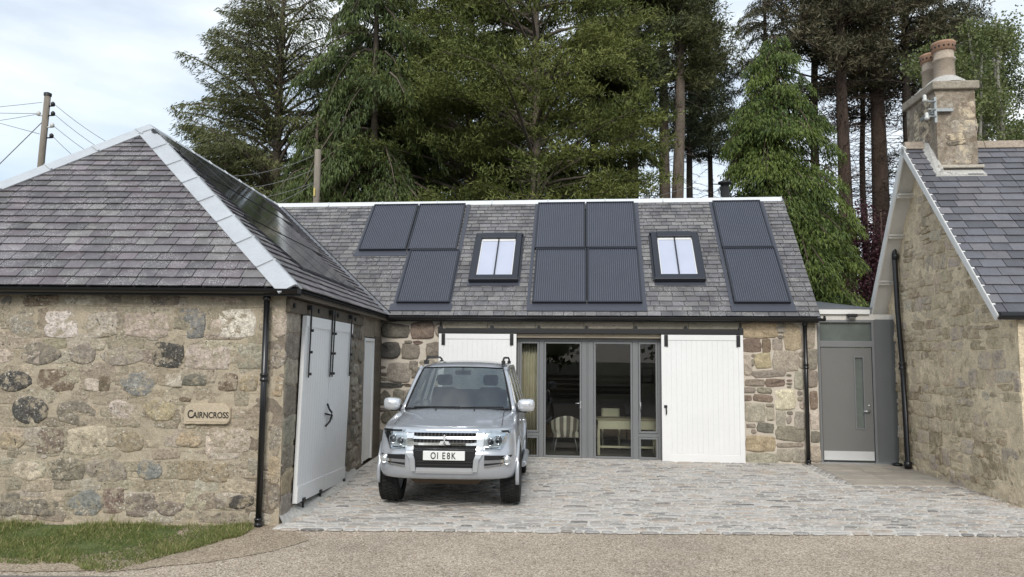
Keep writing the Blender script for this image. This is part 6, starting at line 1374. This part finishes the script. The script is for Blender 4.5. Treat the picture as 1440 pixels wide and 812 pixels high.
    mix = np.clip(bc*.6+rng.normal(.05, .2, nl)+tip, 0, 1)[:, None]; C = (c0*(1-mix)+c1*mix)*rng.uniform(.95, 1.65, nl)[:, None]*np.array([1.08, 1.0, .95])
    leaves_mesh(crown_name, P, D, lsz[0]*rng.uniform(.6, 1.4, nl), lsz[1]*rng.uniform(.6, 1.4, nl), C, M['leaf'], t, rng)
    return t
def tall_pine(label, loc, H_, seed, zc, Rc, r0_=.24, bark='bark_red', lean=(0, 0), dead=70, nl=9000, cols=((.06, .085, .035), (.11, .125, .055)), dlen=1.6, group=None, stub=.7, lsz=(.2, .05)):
    """tall bare-stemmed conifer: dead twiggy lower limbs, live crown up high"""
    rng = np.random.default_rng(seed); rg = random.Random(seed); t = thing('pine_tree', label, 'tree', loc=loc, group=group); br = []
    for k in range(dead):
        z = rg.uniform(2.5, zc+1); a = rg.uniform(0, 6.28); l = dlen*rg.uniform(.25, 1.15); up = rg.uniform(-.35, .25); fz = z/H_; x0, y0 = lean[0]*fz, lean[1]*fz; p = []
        for q in range(5): s = q/4; p.append((x0+math.cos(a+s*.3)*l*s, y0+math.sin(a+s*.3)*l*s, z+l*(up*s-.25*s*s)+rg.uniform(-.04, .04)))
        br.append((p, rg.uniform(.010, .022)))
        for _ in range(4):
            j = rg.randint(1, 3); b = Vector(p[j]); a2 = a+rg.uniform(-1.1, 1.1); l2 = l*rg.uniform(.2, .5); e = b+Vector((math.cos(a2)*l2, math.sin(a2)*l2, rg.uniform(-.4, .15)*l2)); br.append(([tuple(b), tuple((b+e)/2+Vector((0, 0, rg.uniform(-.05, .05)))), tuple(e)], .008))
    nb = 90; f = rng.uniform(0, 1, nb); zz = zc+(H_-zc)*f; rad = Rc*(1-f*.6)*(.4+.75*rng.uniform(0, 1, nb)); az = rng.uniform(0, 2*pi, nb); rise = rng.uniform(-.05, .45, nb)
    for k in range(nb):
        p = [(lean[0]*zz[k]/H_+math.cos(az[k])*rad[k]*s, lean[1]*zz[k]/H_+math.sin(az[k])*rad[k]*s, zz[k]+rad[k]*(rise[k]*s-.15*s*s)) for s in (0, .33, .66, 1)]; br.append((p, .02+.01*rad[k]))
    trunk_mesh(H_, r0_, lean, seed, br, M[bark], t, .3, .05)
    i = rng.integers(0, nb, nl); cl = rng.integers(0, 9, nl); s = .35+.075*cl; off = (np.sin(i*7.3+cl*2.1))*rad[i]*.3
    P = np.c_[lean[0]*zz[i]/H_+np.cos(az[i])*rad[i]*s-np.sin(az[i])*off, lean[1]*zz[i]/H_+np.sin(az[i])*rad[i]*s+np.cos(az[i])*off, zz[i]+rad[i]*(rise[i]*s-.15*s*s)]+rng.normal(0, .14, (nl, 3))
    D = rng.normal(0, 1, (nl, 3))+np.array([0, 0, .25]); D /= np.linalg.norm(D, axis=1, keepdims=True)
    mix = np.clip(rng.uniform(0, 1, nb)[i]*.7+rng.normal(.1, .2, nl), 0, 1)[:, None]; C = (np.array(cols[0])*(1-mix)+np.array(cols[1])*mix)*rng.uniform(.85, 1.6, nl)[:, None]
    leaves_mesh('crown', P, D, lsz[0]*rng.uniform(.6, 1.5, nl), lsz[1]*rng.uniform(.6, 1.4, nl), C, M['leaf'], t, rng); return t
def broadleaf(label, name, loc, H_, R_, zb, seed, cols, nl=16000, bark='bark_birch', stems=4, lsz=(.10, .075), group=None, cat='tree', spread=.7, cl_n=170, cl_r=.34):
    rng = np.random.default_rng(seed); rg = random.Random(seed); t = thing(name, label, cat, loc=loc, group=group); br = []; tips = []
    mb = MB()
    for k in range(stems):
        a = rg.uniform(0, 6.28); r = R_*spread*rg.uniform(.1, .6); pts = [(math.cos(a)*r*(q/6)**1.2+rg.uniform(-.05, .05), math.sin(a)*r*(q/6)**1.2, H_*.92*q/6-.1*(q == 0)) for q in range(7)]; r0_ = .03+.011*H_
        mb.tube(pts, r0_, 7, rs=[r0_*(1-.85*q/6) for q in range(7)])
        for _ in range(26):
            q = rg.uniform(.22, .98)*6; j = min(5, int(q)); b = Vector(pts[j]).lerp(Vector(pts[j+1]), q-j); a2 = rg.uniform(0, 6.28); l = R_*rg.uniform(.25, .7)*(1.15-q/8); e = b+Vector((math.cos(a2)*l, math.sin(a2)*l, l*rg.uniform(.1, .8)))
            m_ = (b+e)/2+Vector((0, 0, .08)); mb.tube([tuple(b), tuple(m_), tuple(e)], .014, 3, rs=[.02, .013, .006], caps=False); tips += [tuple(m_), tuple(e), tuple(b.lerp(e, .75))]
    mb.build('trunk', M[bark], t)
    tips = np.array([p for p in tips if p[2] > zb]); ii = rng.integers(0, len(tips), nl); P = tips[ii]+rng.normal(0, cl_r*.55, (nl, 3)); P = P[P[:, 2] > zb*.8]; nl = len(P); ii = ii[:nl]
    D = rng.normal(0, 1, (nl, 3))+np.array([0, 0, -.4]); D /= np.linalg.norm(D, axis=1, keepdims=True); mix = np.clip(rng.uniform(0, 1, len(tips))[ii]*.6+rng.normal(.2, .22, nl), 0, 1)[:, None]
    C = (np.array(cols[0])*(1-mix)+np.array(cols[1])*mix)*rng.uniform(.75, 1.25, nl)[:, None]
    quad_leaves('crown', P, D, lsz[0]*rng.uniform(.6, 1.3, nl), lsz[1]*rng.uniform(.6, 1.3, nl), C, M['leaf2'], t, rng); return t
def X(px, Y): return (px-720)/1040*Y*1.0
gB = 'conifers behind the cottages'
DK = ((.042, .055, .022), (.085, .10, .036)); MG = ((.06, .085, .025), (.125, .15, .045)); OL = ((.06, .07, .028), (.12, .125, .05)); BR = ((.09, .14, .035), (.22, .27, .085))
conifer('feathery olive larch-like conifer with bare-tipped branches, leftmost of the big trees', (X(378, 29), 29, 0), 20.5, 4.7, 1.0, 1, 'fir', ((.055, .068, .028), (.11, .125, .048)), 420, 105000, 'bark_grey', (.2, 0), droop=.22, rise=.42, lsz=(.20, .05), group=gB, hang=.34, azb=pi*.95, gapf=.1)
conifer('dense dark green drooping fir directly behind the pole at the ridge', (X(520, 27), 27, 0), 18.5, 3.3, 1.5, 2, 'column', ((.038, .060, .022), (.090, .125, .040)), 260, 80000, 'bark_grey', droop=.62, rise=.2, lsz=(.23, .07), group=gB, hang=.5, gapf=.2)
conifer('shorter drooping fir filling between the feathery larch and the dark fir', (X(437, 26), 26, 0), 10.8, 2.5, 1.5, 3, 'column', ((.045, .068, .024), (.105, .14, .044)), 150, 42000, 'bark_grey', droop=.6, rise=.2, lsz=(.19, .055), group=gB, hang=.5, gapf=.3)
conifer('dark thin-crowned spruce whose top shows right of the sky gap', (X(575, 33), 33, 0), 24, 4.0, 4, 4, 'fir', DK, 200, 46000, 'bark_dark', droop=.4, rise=.3, lsz=(.25, .07), group=gB, gapf=.5)
conifer('bushy mid-green pine with tufted needles left of the tallest middle pine', (X(655, 28), 28, 0), 19.5, 4.0, 1.5, 5, 'pine', MG, 260, 80000, 'bark_grey', droop=.12, rise=.28, lsz=(.20, .06), group=gB, hang=.1, gapf=.35)
conifer('largest bushy olive pine in the middle, above the upper central solar panels', (X(752, 26), 26, 0), 20.5, 3.9, 1.5, 6, 'pine', ((.06, .085, .022), (.14, .16, .048)), 300, 95000, 'bark_grey', droop=.12, rise=.28, lsz=(.20, .06), group=gB, hang=.1, gapf=.25)
conifer('dark layered spruce just left of the forked broken trunk', (X(836, 30), 30, 0), 22, 3.6, 1.5, 7, 'fir', ((.045, .065, .022), (.10, .125, .038)), 240, 62000, 'bark_dark', droop=.3, rise=.15, lsz=(.23, .07), group=gB, hang=.3, gapf=.35)
conifer('small dark spruce seen through the gap right of the forked broken trunk', (X(915, 38), 38, 0), 10.8, 1.7, .5, 8, 'cone', ((.03, .05, .028), (.06, .085, .045)), 90, 12000, 'bark_dark', droop=.25, rise=.1, lsz=(.25, .07), group=gB, gapf=.4)
conifer('dark dense spruce low behind the bushy pines', (X(610, 37), 37, 0), 18, 4.4, .5, 9, 'fir', DK, 200, 46000, 'bark_dark', droop=.3, rise=.15, lsz=(.24, .06), group=gB, gapf=.3)
conifer('dark background spruce between the two bushy pines', (X(705, 40), 40, 0), 27, 4.6, .5, 10, 'fir', DK, 220, 50000, 'bark_dark', droop=.3, rise=.2, lsz=(.30, .09), group=gB, gapf=.35)
conifer('dark background spruce far behind the dark drooping fir', (X(480, 40), 40, 0), 25, 3.6, .5, 11, 'fir', DK, 200, 40000, 'bark_dark', droop=.35, rise=.2, lsz=(.30, .09), group=gB, gapf=.4)
conifer('dark background spruce behind the larch crown', (X(335, 42), 42, 0), 13, 2.4, .5, 12, 'cone', DK, 90, 12000, 'bark_dark', droop=.3, rise=.2, lsz=(.30, .09), group=gB, gapf=.4)
conifer('bright yellow-green drooping cypress towering over the right end of the slate roof', (X(1098, 20.5), 20.5, 0), 11.3, 2.75, .2, 13, 'cone', ((.034, .062, .017), (.115, .158, .038)), 420, 130000, 'bark_red', droop=.5, rise=.22, lsz=(.14, .05), name='cypress_tree', hang=.50, gapf=.45)
conifer('dark conifer top behind the bright cypress', (X(1085, 36), 36, 0), 23, 2.6, 9, 14, 'fir', ((.045, .055, .03), (.085, .09, .05)), 100, 15000, 'bark_red', droop=.35, rise=.25, lsz=(.22, .045), group=gB, gapf=.6)
# bare-stemmed pines
gP = 'bare-stemmed pines'
tall_pine('dark forked trunk with a broken side limb left of the sky gap', (X(886, 31), 31, 0), 21, 21, 12.3, 3.0, .30, 'bark_dark', (.5, 0), 40, 28000, ((.05, .065, .03), (.09, .10, .045)), 2.0, gP)
tall_pine('grey-brown straight pine trunk, left one of the close pair', (X(935, 32), 32, 0), 23, 22, 13.8, 3.0, .30, 'bark_grey', (.2, 0), 46, 24000, OL, 1.2, gP)
tall_pine('grey-brown straight pine trunk, right one of the close pair', (X(949, 31), 31, 0), 24, 23, 13.5, 3.0, .30, 'bark_grey', (.55, 0), 40, 24000, OL, 1.3, gP)
tall_pine('slender pine trunk with wispy crown right of the close pair', (X(971, 36), 36, 0), 22, 24, 12, 2.2, .18, 'bark_dark', (.2, 0), 90, 24000, ((.05, .065, .035), (.10, .115, .06)), 1.7, gP)
tall_pine('thin-crowned pine just left of the bright cypress', (X(1003, 38), 38, 0), 20, 25, 12.5, 2.2, .16, 'bark_dark', (0, 0), 100, 18000, ((.05, .065, .035), (.10, .115, .06)), 1.8, gP)
RB = ((.055, .055, .03), (.11, .095, .055))
tall_pine('red-brown pine trunk with many dead twigs right of the bright cypress', (X(1198, 29), 29, 0), 24, 26, 13.2, 3.4, .30, 'bark_red', (-.15, 0), 230, 30000, RB, 2.1, gP)
tall_pine('thickest dark red-brown trunk, nearer the gabled cottage chimney', (X(1247, 31), 31, 0), 25, 27, 13.8, 3.6, .42, 'bark_red', (-.2, 0), 250, 32000, RB, 2.3, gP)
tall_pine('slim dead-twigged trunk between the two red-brown trunks', (X(1222, 34), 34, 0), 20, 28, 12.8, 2.2, .15, 'bark_red', (.1, 0), 140, 16000, RB, 1.9, gP)
tall_pine('dark trunk with brown dead branches right behind the chimney stack', (X(1290, 30), 30, 0), 24, 29, 13.2, 3.2, .24, 'bark_dark', (0, 0), 140, 28000, RB, 2.0, gP)
tall_pine('brownish pine whose twiggy crown overhangs the bright cypress', (X(1150, 33), 33, 0), 24, 30, 13.0, 3.6, .22, 'bark_red', (.3, 0), 130, 30000, RB, 2.3, gP)
tall_pine('dark pine rising behind the birches at the right edge', (X(1345, 36), 36, 0), 24, 31, 8, 3.8, .22, 'bark_dark', (0, 0), 90, 36000, ((.045, .055, .035), (.085, .095, .055)), 2.2, gP)
tall_pine('sparse tall pine between the dark spruce and the close pair of trunks', (X(862, 36), 36, 0), 25, 32, 13, 2.8, .2, 'bark_dark', (0, 0), 40, 24000, OL, 1.6, gP)
GB = ((.10, .13, .045), (.24, .27, .11))
gW = 'birch trees at the right'
broadleaf('leafy pale green birch rising directly right of the chimney', 'birch_tree', (X(1372, 24), 24, 0), 13.5, 2.7, 5, 41, GB, 17000, group=gW)
broadleaf('leafy birch with pale stems at the right edge of the picture', 'birch_tree', (X(1425, 25), 25, 0), 15, 2.8, 5, 42, GB, 17000, group=gW)
broadleaf('tall birch crown above and behind the other two birches', 'birch_tree', (X(1408, 29), 29, 0), 17, 3.0, 8, 43, ((.08, .11, .045), (.19, .22, .09)), 15000, group=gW)
broadleaf('purple-leaved shrub growing between the bright cypress and the white bargeboard', 'purple_shrub', (X(1226, 24), 24, 0), 7.4, 1.5, 1.5, 44, ((.045, .018, .024), (.12, .05, .065)), 15000, 'bark_red', 6, (.09, .06), cat='shrub')
broadleaf('low dark bush showing in the gap beneath the cypress beside the link roof', 'dark_shrub', (X(1200, 21), 21, 0), 3.6, 1.5, .3, 45, ((.03, .05, .02), (.07, .10, .035)), 9000, 'bark_dark', 6, (.12, .07), cat='shrub')
broadleaf('distant bush just visible above the roof at the far left edge', 'distant_shrub', (-26.5, 36, 0), 10.2, 1.6, 3, 46, ((.03, .04, .02), (.06, .08, .035)), 3000, 'bark_dark', 4, (.2, .12), cat='bush')
# far wood seen only as a broken dark mass low between the stems
def far_wood():
    rng = np.random.default_rng(50); n = 90000; k = 105; cx = rng.uniform(-30, 44, k); cy = rng.uniform(50, 66, k); hh = rng.uniform(6, 13, k); hh = np.where((cx > X(870, 55)) & (cx < X(1010, 55)), hh*.35, hh); rr = rng.uniform(1.5, 3, k)
    hh = np.where(cx < X(330, 55), 4, hh); hh = np.where(cx > X(1120, 55), hh*1.45, hh)
    i = rng.integers(0, k, n); f = rng.beta(1, 1.5, n); r = rr[i]*(1-f)*np.sqrt(rng.uniform(0, 1, n)); a = rng.uniform(0, 2*pi, n)
    P = np.c_[cx[i]+r*np.cos(a), cy[i]+r*np.sin(a), hh[i]*f]; D = rng.normal(0, 1, (n, 3)); D[:, 2] -= 1; D /= np.linalg.norm(D, axis=1, keepdims=True)
    C = np.array([.045, .06, .03])*rng.uniform(.6, 1.5, n)[:, None]
    o = leaves_mesh('far_wood', P, D, .45*rng.uniform(.5, 1.4, n), .16*rng.uniform(.5, 1.4, n), C, M['leaf'], None, rng); tag(o, 'dark distant woodland glimpsed low between the tree stems', 'woodland', kind='stuff')
far_wood()
# what the house looks out on (seen only as reflections in its glass)
t = thing('board_fence', 'low weathered board fence across the road, reflected in the glazing', 'fence', loc=(0, -5, 0)); fm = mat_surface('fence_boards', (.17, .13, .09), .85, noise=((3, .3), (20, .3)), bump=())
for i in range(-7, 8): mb = MB(); mb.box(i*2.4-.05, i*2.4+.05, 0, .1, -.1, 1.25); mb.build('post', fm, t)
for k in range(5): mb = MB(); mb.box(-17, 17, .1, .125, .12+k*.23, .12+k*.23+.15); mb.build('rail', fm, t)
for k, (x, y) in enumerate(((-14, -16), (-5, -19), (4, -15), (13, -18), (22, -17), (-23, -18))):
    broadleaf(['leafy tree across the road at far left', 'leafy tree across the road, second from left', 'leafy tree across the road opposite the glazing', 'leafy tree across the road opposite the grey door', 'leafy tree across the road at far right', 'outermost leafy tree across the road on the left'][k], 'roadside_tree', (x, y, 0), 8.5+k % 3, 4.8, .6, 60+k, ((.04, .07, .02), (.10, .14, .04)), 7000, 'bark_dark', 5, (.4, .3), 'trees across the road', cl_r=.8)
